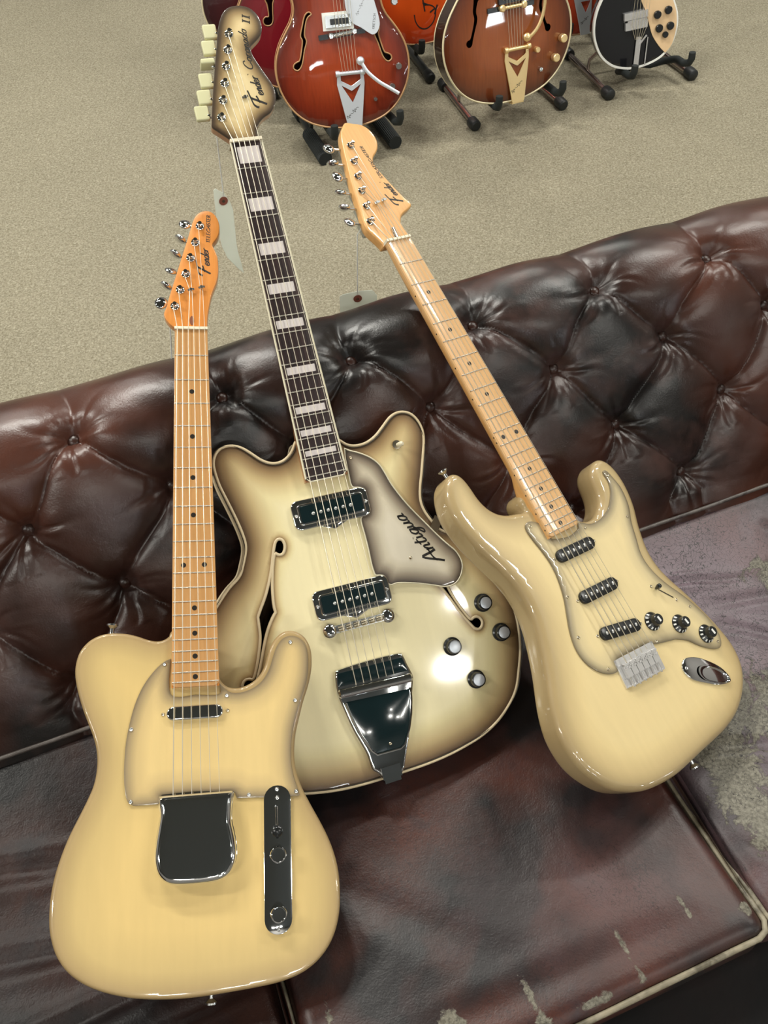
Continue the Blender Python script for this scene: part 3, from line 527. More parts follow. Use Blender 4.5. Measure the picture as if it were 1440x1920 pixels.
PIPE_B = leather('grey_brown_piping_hide', (0.05, 0.04, 0.036), (0.13, 0.11, 0.095), (0.16, 0.14, 0.13), rough=(0.3, 0.4), mott=20)
sofa = empty('chesterfield_sofa', SM @ Matrix.Translation((0.2, 0.32, 0)))
tag(sofa, 'dark brown button-tufted leather sofa with worn seat cushions under the three cream guitars', 'sofa')
SOFA_T = Matrix.Translation((-0.2, -0.32, 0))
def spart(o):
    o.parent = sofa; o.matrix_parent_inverse = Matrix.Identity(4); o.location = (-0.2, -0.32, 0); return o
A_ = np.array([.585, .36]); T_ = np.array([.79268, .6502]); DIR = np.array([.58197, .81321]); LT = .35685; RC_ = np.array([.874, .592]); RHO = .10
def prof(t):
    t = np.asarray(t, float); p = A_ + DIR * t[..., None]
    nrm = np.broadcast_to(np.array([-DIR[1], DIR[0]]), p.shape).copy(); p = p.copy()
    a0 = math.atan2(*(T_ - RC_)[::-1]); m = t > LT; a = a0 - (t - LT) / RHO
    end = LT + RHO * a0                     # where the roll has turned to vertical at the back
    m2 = t > end
    arc = RC_ + RHO * np.stack([np.cos(a), np.sin(a)], -1); p[m] = arc[m]; nrm[m] = np.stack([np.cos(a), np.sin(a)], -1)[m]
    p[m2] = np.stack([np.full(t.shape, RC_[0] + RHO), RC_[1] - (t - end)], -1)[m2]; nrm[m2] = (1, 0)
    return p, nrm, end
PITCH = 0.192; S0 = -0.119; TA = 0.412; ROW = 0.111
def hmod(s, t):
    """upholstery height over the padding's base line: diamond tufting, pleats, buttons"""
    v = (TA - t) / ROW; vc = np.clip(v, 0, 3.3); u = (s - S0) / PITCH
    a = u + vc / 2; b = u - vc / 2
    p = np.abs(np.sin(np.pi * a) * np.sin(np.pi * b))
    # bowed pleats: let them wander a little
    puff = np.power(p + 0.0006, 0.33)
    up = np.clip((t - TA - 0.03) / 0.10, 0, 1); up = up * up * (3 - 2 * up)
    lo = np.clip((0.055 - t) / 0.05, 0, 1)
    h = (puff - 0.90) * 0.021
    h = h * (1 - up * 0.86) * (1 - 0.55 * lo)
    # nearest button
    row = np.clip(np.round(v), 0, 3); off = (row % 2) * 0.5; k = np.round(u - off) + off
    ds = (u - k) * PITCH; dt = (v - row) * ROW; r = np.hypot(ds, dt); ph = np.arctan2(dt, ds)
    h -= np.where(row == 0, 0.019, 0.016) * np.exp(-(r / np.where(row == 0, 0.021, 0.018)) ** 2)
    seed = np.sin(k * 12.9898 + row * 78.233) * 43758.5453; seed = (seed - np.floor(seed)) * 6.28
    wr = 0.35 - 1.25 * np.exp(-(np.sin(ph * 3.5 + seed + 0.5 * np.sin(seed * 3 + r * 45)) / 0.26) ** 2) + np.cos(ph * 11 - seed * 2 + 3 * np.sin(r * 40)) * 0.35
    side = np.clip(0.45 + 0.8 * np.cos(ph + math.pi / 2 * 0) * 0 + 0.55 * (dt > 0), 0, 1)
    h += 0.0027 * wr * side * np.clip(r / 0.012, 0, 1) * np.exp(-((r - 0.012) / 0.042) ** 2)
    # slow unevenness of the stuffing
    h += 0.0016 * np.sin(s * 23 + 1.3 * np.sin(t * 31)) * np.cos(t * 27 + 2 * np.sin(s * 11))
    return h
def sheet(name, S, T, fn, mat, parent=None):
    ss, tt = np.meshgrid(S, T, indexing='ij'); V = fn(ss, tt).reshape(-1, 3); n, m = len(S), len(T)
    idx = np.arange(n * m).reshape(n, m); F = np.stack([idx[:-1, :-1], idx[1:, :-1], idx[1:, 1:], idx[:-1, 1:]], -1).reshape(-1, 4)
    me = bpy.data.meshes.new(name); me.vertices.add(len(V)); me.vertices.foreach_set('co', V.astype(np.float32).ravel())
    me.loops.add(F.size); me.loops.foreach_set('vertex_index', F.ravel().astype(np.int32))
    me.polygons.add(len(F)); me.polygons.foreach_set('loop_start', np.arange(0, F.size, 4, dtype=np.int32)); me.polygons.foreach_set('loop_total', np.full(len(F), 4, np.int32))
    me.polygons.foreach_set('use_smooth', np.ones(len(F), bool)); me.update(calc_edges=True); me.validate(); me.materials.append(mat)
    return link(name, me, parent)
SL, SR = -0.66, 1.05
_, _, TEND = prof(np.array([0.0]))
def backf(s, t):
    # pleats end gently at the seat
    sw = s + 0.006 * np.sin(t * 40 + s * 9)
    p, n, _ = prof(t); h = hmod(sw, t); h = np.where(t > TEND, 0, h)
    q = p + n * h[..., None]; return np.stack([s, q[..., 0], q[..., 1]], -1)
sb = np.arange(SL - 0.0, SR + 0.001, 0.0032); tb = np.concatenate([np.arange(-0.07, LT + 0.20, 0.0028), np.arange(LT + 0.205, TEND + 0.30, 0.02)])
spart(sheet('backrest', sb, tb, backf, LE_BACK))
p_, n_, _ = prof(np.array([0.017])); q_ = p_[0] + n_[0] * 0.0005
spart(MB().tube([(s, q_[0], q_[1] + 0.001 * math.sin(s * 31)) for s in np.arange(SL + 0.01, SR, 0.02)], 0.0032, 8).obj('back_piping', PIPE_B, sharp=60))
# closed ends of the padded back
tc_ = np.concatenate([np.linspace(-0.07, TEND, 40), [TEND + 0.26]]); pc_, nc_, _ = prof(tc_); pc_ = pc_ - nc_ * 0.006
for sx_, x_ in ((-1, SL), (1, SR)):
    pr_ = [(p[0], p[1]) for p in pc_] + [(0.60, 0.12)]; k_ = len(pr_); v_ = [(x_, a, b) for a, b in pr_] + [(x_ - sx_ * 0.012, a, b) for a, b in pr_]
    spart(link('back_end_panel', mesh('back_end_panel', v_, [(i, (i + 1) % k_, (i + 1) % k_ + k_, i + k_) for i in range(k_)] + [tuple(range(k_)), tuple(range(2 * k_ - 1, k_ - 1, -1))], LE_BACK)))
# buttons of the back, each one a part
bt = MB().lathe([(0.0001, -0.004), (0.008, -0.004), (0.0088, 0.0), (0.0078, 0.0028), (0.0045, 0.0046), (0.0008, 0.0052)], 14).me('button', LE_BACK, 60)
for row in range(4):
    t = TA - row * ROW
    for k in range(-3, 7):
        s = S0 + (k + 0.5 * (row % 2)) * PITCH
        if not SL + 0.05 < s < SR - 0.03: continue
        p, n, _ = prof(np.array([t])); h = float(hmod(np.array([s]), np.array([t]))[0]) + 0.003
        q = p[0] + n[0] * h; o = link('button', bt); spart(o)
        o.location = (s - 0.2 - 0.006 * math.sin(t * 40 + s * 9), q[0] - 0.32, q[1]); o.rotation_euler = (-(math.atan2(n[0][1], n[0][0]) - math.pi / 2) if False else math.atan2(n[0][1], n[0][0]) - math.pi / 2, 0, 0)
# seat cushions
def GM(R, t): return Matrix(((R[0][0], R[0][1], R[0][2], t[0]), (R[1][0], R[1][1], R[1][2], t[1]), (R[2][0], R[2][1], R[2][2], t[2]), (0, 0, 0, 1)))
def sag(y): return 0.028 * np.sin(np.pi * np.clip((y - 0.036) / 0.569, 0, 1)) + 0.014 * np.clip((y - 0.036) / 0.4, 0, 1)
def press_points():
    out = []
    for k, half, low in (('T', 0.155, -0.148), ('C', 0.205, -0.208), ('S', 0.165, -0.145)):
        M = GM(*POSE[k]); inv = SM.inverted()
        for x in np.arange(-half, half + 0.001, 0.012):
            for y in np.arange(low, 0.05, 0.012):
                yy = y + 0.10 * (abs(x) / half) ** 2.6
                q = inv @ (M @ Vector((x, yy, -0.045))); out.append((q.x, q.y, q.z - 0.001))
    return np.array(out)
PRESS = press_points()
def pressed(x, y, z):
    sh = x.shape; X = np.stack([x.ravel(), y.ravel()], 1); lim = np.full(len(X), 9.0)
    for i in range(0, len(X), 3000):
        d = np.hypot(X[i:i + 3000, None, 0] - PRESS[None, :, 0], X[i:i + 3000, None, 1] - PRESS[None, :, 1]); lim[i:i + 3000] = (PRESS[None, :, 2] + np.maximum(d - 0.006, 0) * 0.45).min(1)
    return np.minimum(z, lim.reshape(sh))
def cushion(x0, x1, y0, y1, ztop, mat, fold, seed, th=0.13):
    """soft box: rounded box warped by sag and wrinkles"""
    rnd = random.Random(seed); R = 0.024; W = x1 - x0; D = y1 - y0
    xs = np.concatenate([np.linspace(-0.5, 0.5, int(W / 0.0045))]); ys = np.linspace(-0.5, 0.5, int(D / 0.0045))
    def top(u, v):
        x = x0 + (u + 0.5) * W; y = y0 + (v + 0.5) * D
        dx = np.minimum(x - x0, x1 - x); dy = np.minimum(y - y0, y1 - y)
        def rim(d): dd = np.clip(1 - d / R, 0, 1); return R * (1 - np.sqrt(np.clip(1 - dd * dd, 0, 1)))
        z = ztop - rim(dx) - rim(dy) + 0.004 * np.clip(dx / 0.12, 0, 1) ** 0.7 * np.clip(dy / 0.12, 0, 1) ** 0.7 - 0.003 - sag(y)
        z += fold(x, y) * np.clip(dx / 0.02, 0, 1) * np.clip(dy / 0.02, 0, 1)
        z = pressed(x, y, z); z = np.maximum(z, ztop - th)
        return np.stack([x, y, z], -1)
    o = sheet('seat_cushion', xs, ys, top, mat)
    # side band
    P = rrect(W, D, 0.02, 6) + np.array([(x0 + x1) / 2, (y0 + y1) / 2]); v = []; f = []; n = len(P)
    N = -normals2(P)
    for j, (z, b) in enumerate(((-th, 0), (-th + 0.02, 0.003), (-th / 2, 0.006), (-0.03, 0.002), (-0.02, -0.001))):
        v += [(p[0] + q[0] * b, p[1] + q[1] * b, ztop + z) for p, q in zip(P, N)]
    for j in range(4):
        for k in range(n): a = j * n + k; c = j * n + (k + 1) % n; f.append((a, c, c + n, a + n))
    f.append(tuple(range(n - 1, -1, -1)))
    me2 = mesh('cushion_side', v, f, mat, True, 50)
    spart(o); s2 = link('side_band', me2, o)
    return o
def wrink(lines, amp=0.0025):
    def fn(x, y):
        z = np.zeros_like(x)
        for (ax, ay, bx, by, a, wd) in lines:
            dx, dy = bx - ax, by - ay; L2 = dx * dx + dy * dy; t = np.clip(((x - ax) * dx + (y - ay) * dy) / L2, 0, 1)
            d = np.hypot(x - ax - t * dx, y - ay - t * dy); fade = np.sin(np.pi * np.clip(t, 0.02, 0.98)) ** 0.5
            z += a * fade * (-np.exp(-(d / wd) ** 2) + 0.6 * np.exp(-((d - 1.8 * wd) / wd) ** 2))
        z += 0.0014 * np.sin(x * 19 + 3 * np.sin(y * 9)) * np.sin(y * 17 + 2 * np.sin(x * 13))
        return z
    return fn
fold_left = wrink([(-0.60, 0.50, -0.12, 0.40, 0.005, 0.012), (-0.45, 0.36, -0.14, 0.30, 0.005, 0.011), (-0.55, 0.24, -0.12, 0.26, 0.006, 0.010), (-0.5, 0.175, -0.15, 0.165, 0.007, 0.008), (-0.42, 0.12, -0.12, 0.10, 0.004, 0.011), (-0.33, 0.44, -0.2, 0.30, 0.004, 0.014), (-0.3, 0.21, -0.1, 0.215, 0.003, 0.007)])
fold_mid = wrink([(0.0, 0.30, 0.2, 0.10, 0.0015, 0.02), (0.25, 0.4, 0.44, 0.2, 0.0015, 0.02), (0.05, 0.09, 0.4, 0.085, 0.002, 0.015)])
rl = []
rr_ = random.Random(5)
for i in range(26):
    x = 0.50 + rr_.random() * 0.5; y = 0.12 + rr_.random() * 0.42; a = -0.9 + rr_.random() * 0.9; ln = 0.05 + rr_.random() * 0.12
    rl.append((x, y, x + ln * math.cos(a), y + ln * math.sin(a), 0.0012 + 0.0018 * rr_.random(), 0.004 + 0.005 * rr_.random()))
fold_right = wrink(rl)
CY0, CY1 = 0.036, 0.605
CU = []
for (a, b, m, fo, sd) in ((-0.645, -0.081, LE_LEFT, fold_left, 1), (-0.077, 0.481, LE_MID, fold_mid, 2), (0.487, 1.045, LE_RIGHT, fold_right, 3)):
    CU.append((cushion(a, b, CY0, CY1, 0.381, m, fo, sd), a, b))
for (o, a, b), pm_ in zip(CU, (PIPED, PIPE, PIPE)):
    R = 0.0036; P = resample(rrect(b - a, CY1 - CY0, 0.018, 6), 0.012) + np.array([(a + b) / 2, (CY0 + CY1) / 2])
    q = MB().tube([(p[0], p[1], float(pressed(np.array([p[0]]), np.array([p[1]]), np.array([0.3655 - sag(p[1]) + 0.0012 * math.sin(i * 0.7)]))[0])) for i, p in enumerate(P)], R, 8, closed=True)
    link('piping', q.me('piping', pm_, 60), o)
# frame under the cushions
spart(MB().box(((SL + SR) / 2, 0.50, 0.15), (SR - SL, 0.90, 0.18)).obj('seat_base', LE_DARK))
def roll(x0, x1, y, z, ry, rz, n=24, cap=0.02):
    return [(x0, 0.3), (x1, 0.3)]
fr = MB(); pr = [(-0.10, 0.08), (-0.115, 0.12), (-0.12, 0.17), (-0.105, 0.215), (-0.07, 0.238), (-0.02, 0.243), (0.04, 0.243), (0.04, 0.08)]
v = [(SL, y, z) for y, z in pr] + [(SR, y, z) for y, z in pr]; k = len(pr)
fr.add(v, [(i, (i + 1) % k, (i + 1) % k + k, i + k) for i in range(k)] + [tuple(range(k))[::-1], tuple(range(k, 2 * k))]); spart(fr.obj('front_rail', LE_DARK, sharp=60))
for sx, x in ((-1, SL - 0.085), (1, SR + 0.085)):
    ar = MB(); ar.tube([(x, -0.10, 0.50), (x, -0.105, 0.50), (x, 0.25, 0.50), (x, 0.70, 0.52), (x, 0.95, 0.54)], [0.10, 0.105, 0.105, 0.105, 0.10], 24)
    ar.box((x + sx * 0.0, 0.42, 0.27), (0.15, 1.02, 0.42)); spart(ar.obj('armrest', LE_BACK, sharp=50))
for x in (SL - 0.05, SR + 0.05):
    for y in (-0.03, 0.86):
        spart(MB().lathe([(0.018, 0), (0.026, 0.02), (0.03, 0.05), (0.026, 0.085)], 16, (x, y, 0)).obj('foot', WALNUT))
# ------------------------------------------------------------------ guitars: shared parts
NUT = 0.648
def fy(n): return NUT * 2 ** (-n / 12)          # distance of fret n from the bridge
def hw(y): return 0.021 + 0.0068 * (NUT - y) / (NUT - fy(21))
fret_me = MB().tube([(-0.5, 0, 0), (0.5, 0, 0)], 0.0008, 8).me('fret', FRET, 60)
dot_me = MB().lathe([(0.0031, -0.0004), (0.0031, 0.00022)], 16).me('inlay', DOT)
def screw_me(name, r, mat, slot=True):
    return MB().lathe([(r, 0), (r * 0.96, r * 0.25), (r * 0.7, r * 0.45), (r * 0.45, r * 0.28), (0.0001, r * 0.18)], 14).me(name, mat, 50)
SCREW = screw_me('screw', 0.0026, CHROME2); SCREWB = screw_me('screw', 0.0022, BRASS)
def P2(parent, name, me, x, y, z, rz=0.0):
    o = link(name, me, parent, (x, y, z)); o.rotation_euler = (0, 0, rz); return o
def strap_button(g, x, y, z, direction):
    m = MB().lathe([(0.0035, 0), (0.0028, 0.004), (0.0028, 0.009), (0.0068, 0.0125), (0.0068, 0.0145), (0.002, 0.0155)], 16, (x, y, z), axis=direction)
    return m.obj('strap_button', CHROME2, g)
def neck(g, zt, mat_back, mat_face, frets=21, heel=0.006, heel_y=0.27, rounded=True, wood_under=True, extra=0.0):
    """half-round neck that squares off into its heel, with a fingerboard on top"""
    y_end = fy(frets) - heel; ys = [y_end + (NUT + 0.003 - y_end) * k / 40 for k in range(41)]; V = []; F = []; n = 14
    for y in ys:
        w_ = hw(y) + extra; sq = min(1, max(0, (heel_y - y) / 0.05)); sq = sq * sq * (3 - 2 * sq); D = 0.018 + 0.002 * (NUT - y) / 0.45 + sq * 0.004
        if y > NUT - 0.03: D -= 0.004 * (y - NUT + 0.03) / 0.03
        e = 2 / (2.2 + 8 * sq)
        for k in range(n + 1):
            a = math.pi * k / n; c, s = math.cos(a), math.sin(a)
            V.append((w_ * math.copysign(abs(c) ** e, c), y, zt - 0.003 - D * abs(s) ** e))
    m = n + 1
    for j in range(40):
        for k in range(n): F.append((j * m + k, j * m + k + 1, (j + 1) * m + k + 1, (j + 1) * m + k))
        F.append((j * m + n, j * m, (j + 1) * m, (j + 1) * m + n))
    F.append(tuple(range(m))); F.append(tuple(range(40 * m + n, 40 * m - 1, -1)))
    link('neck', mesh('neck', V, F, mat_back, True, 40), g)
    P = []
    r = 0.008
    P = [(-hw(y_end) - extra + r * 0.3, y_end), ] if False else []
    wl = hw(y_end) + extra
    for k in range(7):
        a = math.pi + math.pi / 2 * k / 6; P.append((-wl + r + r * math.cos(a), y_end + r * 0.7 + r * 0.7 * math.sin(a)))
    for k in range(7):
        a = -math.pi / 2 + math.pi / 2 * k / 6; P.append((wl - r + r * math.cos(a), y_end + r * 0.7 + r * 0.7 * math.sin(a)))
    P += [(hw(NUT) + extra, NUT + 0.0005), (-hw(NUT) - extra, NUT + 0.0005)]
    link('fretboard', slab(np.array(P), zt, 0.0045, 0.0009, 0.0002, 3, spacing=None, mat=mat_face, name='fretboard', arch=None), g)
    for k in range(1, frets + 1):
        y = fy(k); o = link('fret', fret_me, g, (0, y, zt + 0.0001)); o.scale = (2 * hw(y) - 0.0015, 1, 1)
    return y_end
def fret_dots(g, zt):
    for k in (3, 5, 7, 9, 12, 15, 17, 19, 21):
        y = (fy(k) + fy(k - 1)) / 2
        for x in ((0,) if k != 12 else (-0.0125, 0.0125)): P2(g, 'inlay', dot_me, x, y, zt)
def tuners(g, posts, buttons, ztop, zb, kind, edge_x):
    bush = MB().lathe([(0.0058, -0.001), (0.0058, 0.0012), (0.0048, 0.002), (0.0034, 0.0022), (0.0032, 0.006), (0.0024, 0.0065), (0.0028, 0.0085), (0.0026, 0.0092), (0.0006, 0.0088)], 16)
    bush.tube([(-0.0045, 0.001, 0.005), (0, 0, 0.0055), (0.0045, -0.001, 0.005)], 0.0011, 6)
    bm = bush.me('tuner', CHROME, 40)
    gear = MB().box((0, 0, -0.019), (0.013, 0.019, 0.007)).me('gear_box', CHROME2)
    rnd = random.Random(len(kind) * 7 + 1)
    for i, ((px, py), (bx, by)) in enumerate(zip(posts, buttons)):
        t = P2(g, 'tuner', bm, px, py, ztop, rnd.uniform(-1, 1)); ang = t.rotation_euler[2]
        Ri = Matrix.Rotation(-ang, 3, 'Z'); tgt = Ri @ Vector((bx - px, by - py, zb - ztop)); st = Ri @ Vector(((bx - px) * 0.15, (by - py) * 0.15, zb - ztop))
        d = (tgt - st).normalized(); sh = MB().tube([st, tgt - d * 0.004], 0.0017, 8)
        sh.obj('tuner_shaft', CHROME2, t)
        P2(t, 'gear_box', gear, *(Ri @ Vector((0, 0, 0.0))), 0).rotation_euler = (0, 0, -ang)
        if kind == 'block':
            flat = i == 3; b = MB(); P = rrect(0.0185, 0.0205 if not flat else 0.0075, 0.0025 if not flat else 0.002, 4)
            q = slab(P, 0.0032 if not flat else 0.009, 0.0064 if not flat else 0.018, 0.0018, 0.0018, 3, spacing=None, mat=KEYCR, name='tuner_button')
            o = link('tuner_button', q, t, tgt); o.rotation_euler = (0, 0, -ang)
            ca = MB().lathe([(0.0034, 0), (0.0034, 0.003), (0.0022, 0.005)], 12, tgt - d * 0.0105, axis=d); ca.obj('ferrule', CHROME, t)
        else:
            b = MB().ellipsoid((0, 0, 0), (0.0086, 0.0100, 0.0040) if kind == 'oval' else (0.0085, 0.0095, 0.0045), 16, 10)
            me = b.me('tuner_button', CHROME, 60); o = link('tuner_button', me, t, tgt)
            tilt = [0.2, 1.45, 0.9, 1.5, 1.5, 0.5][i] if kind == 'oval' else [0.5, 1.2, 1.0, 0.2, 1.3, 0.3][i]
            zax = (Vector((0, 0, 1)) * math.cos(tilt) + d.cross(Vector((0, 0, 1))).normalized() * math.sin(tilt)).normalized()
            xax = d; yax = zax.cross(xax).normalized()
            o.rotation_euler = Matrix((xax, yax, zax)).transposed().to_euler()
def strings(g, znut, zbr, ybr, posts, ztop, yb_extra=0.0, sp_b=0.026, retainers=None):
    for i in range(6):
        xn = -0.0175 + 0.007 * i; xb = -sp_b + sp_b * 2 / 5 * i; px, py = posts[i]; r = [0.00062, 0.00054, 0.00048, 0.00042, 0.00038, 0.00034][i]
        pts = [(xb, ybr, zbr + (yb_extra or 0)), (xb, 0.0, zbr), (xn, NUT, znut)] if ybr < -0.01 else [(xb, ybr, zbr - 0.0003), (xn, NUT, znut)]
        if retainers and i in retainers: rx, ry, rz = retainers[i]; pts.append((rx, ry, rz))
        pts.append((px - 0.002, py - 0.003, ztop + 0.006)); pts.append((px + 0.002, py + 0.002, ztop + 0.0055))
        MB().tube(pts, r, 6).obj('string', STEEL, g)
def poles(g, P, z):
    me = MB().lathe([(0.0024, 0), (0.0024, 0.0008), (0.0018, 0.0012), (0.0001, 0.0012)], 12).me('pole_piece', POLE)
    for x, y in P: P2(g, 'pole_piece', me, x, y, z)

# ------------------------------------------------------------------ guitar 1: slab-bodied single cutaway, amber maple neck
g1 = empty('electric_guitar', GM(*POSE['T']))
tag(g1, 'cream electric guitar with amber maple neck and big chrome bridge cover, on the left', 'guitar')
B_T = burst('olive_edged_cream_lacquer', [(0, (.33, .225, .105)), (.10, (.47, .335, .155)), (.40, (.64, .47, .20)), (1, (.76, .55, .225))], 0.070, coat=0.6, coatr=0.06)
G_T = burst('shaded_cream_guard_plastic', [(0, (.20, .15, .09)), (.12, (.36, .27, .15)), (.5, (.65, .48, .225)), (1, (.77, .57, .255))], 0.028, coat=0.4, coatr=0.08)
OT = resample(spline(mm(D['tele_body']), 6), 0.0032)
link('body', slab(OT, 0.0, 0.045, 0.0045, 0.004, 4, mat=B_T, name='body'), g1)
link('pickguard', slab(resample(spline(mm(D['tele_guard']), 5, corners=(0, 10, 11, 12, 13, 14, 15, 16, 17, 18, 19, 20, 21, 22, 41, 42, 44)), 0.003), 0.0024, 0.0022, 0.0006, 0.0, 2, spacing=0.005, mat=G_T, name='pickguard'), g1)
for x, y in D['tele_guard_screws']: P2(g1, 'screw', SCREW, x / 1000, y / 1000, 0.0023)
pk = link('pickup', slab(resample(capsule(0.066, 0.0165), 0.002), 0.0085, 0.008, 0.0026, 0.0, 4, spacing=None, mat=CHROME, name='pickup'), g1, (-0.001, 0.157, 0))
for x in (-0.038, 0.037): P2(g1, 'screw', SCREWB, x, 0.157, 0.0024)
cov = resample(spline(mm([(-42, 66), (-42.5, 57), (-41, 46), (-43, 32), (-46, 14), (-47, -2), (-44, -16), (-37, -25), (-27, -29.5), (-10, -31), (12, -31), (26, -29), (36, -23), (42.5, -10), (43.5, 4), (41.5, 19), (39, 32), (39.5, 47), (41, 60), (41, 66), (-1, 66)]), 5, corners=(0, 19)), 0.0024)
link('bridge_plate', slab(cov * np.array([1.02, 1.015]), 0.0018, 0.0018, 0.0006, 0.0, 2, spacing=None, mat=CHROME, name='bridge_plate'), g1)
link('bridge_cover', slab(cov, 0.0200, 0.0190, 0.0075, 0.0, 6, spacing=0.008, mat=CHROME, name='bridge_cover', sharp=50), g1)
cp = empty('control_plate', None, g1); cp.location = (0.0905, -0.0135, 0)
cpl = link('plate', slab(resample(capsule(0.0315, 0.162), 0.002), 0.0042, 0.0042, 0.0004, 0.0, 2, spacing=None, mat=CHROME, name='plate'), cp); cpl.rotation_euler = (0, 0, math.radians(-1.4))
for x, y in ((92, 63), (92, 53.5), (89, -89)): P2(cp, 'screw', SCREW, x / 1000 - 0.0905, y / 1000 + 0.0135, 0.0042)
kn = MB().lathe([(0.0095, 0), (0.0095, 0.0105), (0.0088, 0.0125), (0.0078, 0.013), (0.0074, 0.0122), (0.0001, 0.0120)], 28).me('knob', CHROME, 30)
P2(cp, 'knob', kn, 0.0, 0.0055, 0.0042); P2(cp, 'knob', kn, -0.0015, -0.0575, 0.0042)
sw = MB().tube([(0.0, 0.0575, 0.002), (0.0, 0.056, 0.006), (0.0, 0.036, 0.0095)], [0.0022, 0.0018, 0.0012], 10); sw.obj('switch_lever', CHROME, cp)
MB().box((0.0002, 0.0400, 0.0043), (0.0028, 0.036, 0.0006)).obj('switch_slot', BLACKP, cp)
MB().lathe([(0.003, 0), (0.0055, 0.002), (0.0066, 0.006), (0.006, 0.010), (0.0035, 0.012)], 18, (0.0, 0.0330, 0.0045), axis=(0, -0.35, 0.93)).obj('switch_tip', BLACKP, cp)
strap_button(g1, -0.1005, 0.2545, -0.022, (0.08, 1, 0)); strap_button(g1, 0.012, -0.149, -0.022, (0, -1, 0))
neck(g1, 0.009, MAPLE_T, MAPLE_TF); fret_dots(g1, 0.009)
link('nut', MB().box((0, NUT + 0.0018, 0.0065), (0.0425, 0.0036, 0.0105)).me('nut', BONE), g1)
HT = D['tele_head'] + [(21, 648), (-21, 648)]
link('headstock', slab(resample(spline(mm(HT), 6, corners=(0, len(HT) - 1, len(HT) - 2, len(HT) - 3)), 0.0025), 0.0, 0.0145, 0.0014, 0.002, 3, spacing=0.008, mat=MAPLE_T, name='headstock'), g1)
PT = [(x / 1000, y / 1000) for x, y in D['tele_posts']]; BTN = [(x / 1000, y / 1000) for x, y in D['tele_buttons']]
tuners(g1, PT, BTN, 0.0, -0.009, 'oval', 0)
RT = {4: (0.0016, 0.709, 0.004), 3: (0.0000, 0.7085, 0.0045), 5: (0.0155, 0.7125, 0.0035)}
strings(g1, 0.0125, 0.0175, 0.066, PT, 0.0, retainers={5: (0.0155, 0.7125, 0.0035), 4: (0.0125, 0.7125, 0.0035), 3: (0.0015, 0.709, 0.004), 2: (-0.0012, 0.708, 0.004)})
for x, y in ((0.0142, 0.7128), (0.0003, 0.7088)): 
    o = MB().box((0, 0, 0.004), (0.0085, 0.0028, 0.0012)).lathe([(0.0016, 0), (0.0016, 0.0042), (0.0026, 0.0046), (0.0022, 0.0058)], 12).obj('string_guide', CHROME2, g1, (x, y, 0)); o.rotation_euler = (0, 0, math.radians(14))
link('truss_plug', slab(np.array([(0.003 * math.cos(a), 0.0068 * math.sin(a)) for a in np.linspace(0, 2 * math.pi, 20, endpoint=False)]), 0.0003, 0.0006, 0.0001, 0, 1, spacing=None, mat=WALNUT, name='truss_plug'), g1, (0.0008, 0.6655, 0))
lettering('logo', "Fender'", (.0265, .733), (.0232, .776), 0.0110, 0.0, INK, g1, 0.0016, bold_first=1.55, slant=0.2)
lettering('model_name', 'TELECASTER', (.0262, .7815), (.0275, .8245), 0.0050, 0.0, INK, g1, 0.0011, slant=0.15)

# ------------------------------------------------------------------ guitar 2: hollow double cutaway with f-holes and bound edges
g2 = empty('electric_guitar', GM(*POSE['C']))
tag(g2, 'hollow brown-edged cream guitar with f-holes and white block inlays, in the middle', 'guitar')
AR = lambda E, V: 0.004 * np.clip(E / 0.05, 0, 1) ** 0.8
ARH = 0.0038
B_C = burst('dark_brown_edged_cream_lacquer', [(0, (.07, .038, .02)), (.07, (.13, .078, .04)), (.22, (.33, .22, .105)), (.45, (.60, .46, .235)), (.75, (.80, .69, .385)), (1, (.87, .77, .47))], 0.060, coat=1.0, coatr=0.07)
rt = D['cor_right']                      # down the right side from the neck to the waist
low = [(138, 88), (154, 77), (170, 62), (186, 44), (202, 16), (213, -16), (218, -48), (217, -74), (212, -101), (203, -126), (193, -149), (178, -167), (156, -184), (131, -196), (104, -203), (75, -208), (44, -210.5)]
right_side = rt[:-1] + low
left_up = [(-x, y) for x, y in low]
left_top = D['cor_left'][:19]            # neck down to the left waist
outline_c = right_side + [(14, -211)] + left_up[::-1][0:] 
outline_c = right_side + [(10, -211), (-14, -211)] + left_up[::-1] + [(-130, 102)] + left_top[:-1][::-1] + [(-10, 246), (12, 244)]
OC = resample(smooth_poly(resample(spline(mm(outline_c), 5), 0.0028), 3), 0.0032)
fh = resample(spline(mm(D['cor_f']), 4, corners=(9, 14, 22, 31, 35)), 0.0026)
fh = ccw(fh); fhR = ccw(np.stack([-fh[:, 0], fh[:, 1]], 1)); 
# the burst follows both the rim and the f-holes
body_me = slab(OC, 0.0, 0.045, 0.0012, 0.0012, 2, holes=(fh, fhR), spacing=0.0055, arch=AR, mat=B_C, name='body')
ed = np.zeros(len(body_me.vertices), np.float32); body_me.attributes['edge'].data.foreach_get('value', ed)
co = np.zeros(len(ed) * 3, np.float32); body_me.vertices.foreach_get('co', co); co = co.reshape(-1, 3)
dh = np.minimum(dist_to(co[:, :2], fh), dist_to(co[:, :2], fhR)) * 4.2 + 0.004
body_me.attributes['edge'].data.foreach_set('value', np.where(co[:, 2] > -0.001, np.minimum(ed, dh), 0).astype(np.float32))
link('body', body_me, g2)
for z in (0.0002, -0.0445):
    MB().tube([(x, y, z) for x, y in OC], 0.0019, 8, closed=True).obj('body_binding', CREAM, g2, sharp=60)
MB().tube([(x, y, z) for (x, y), z in zip(OC - normals2(ccw(OC)) * -0.0028, [0.0012] * len(OC))], 0.0006, 6, closed=True).obj('purfling', INKB, g2, sharp=60)
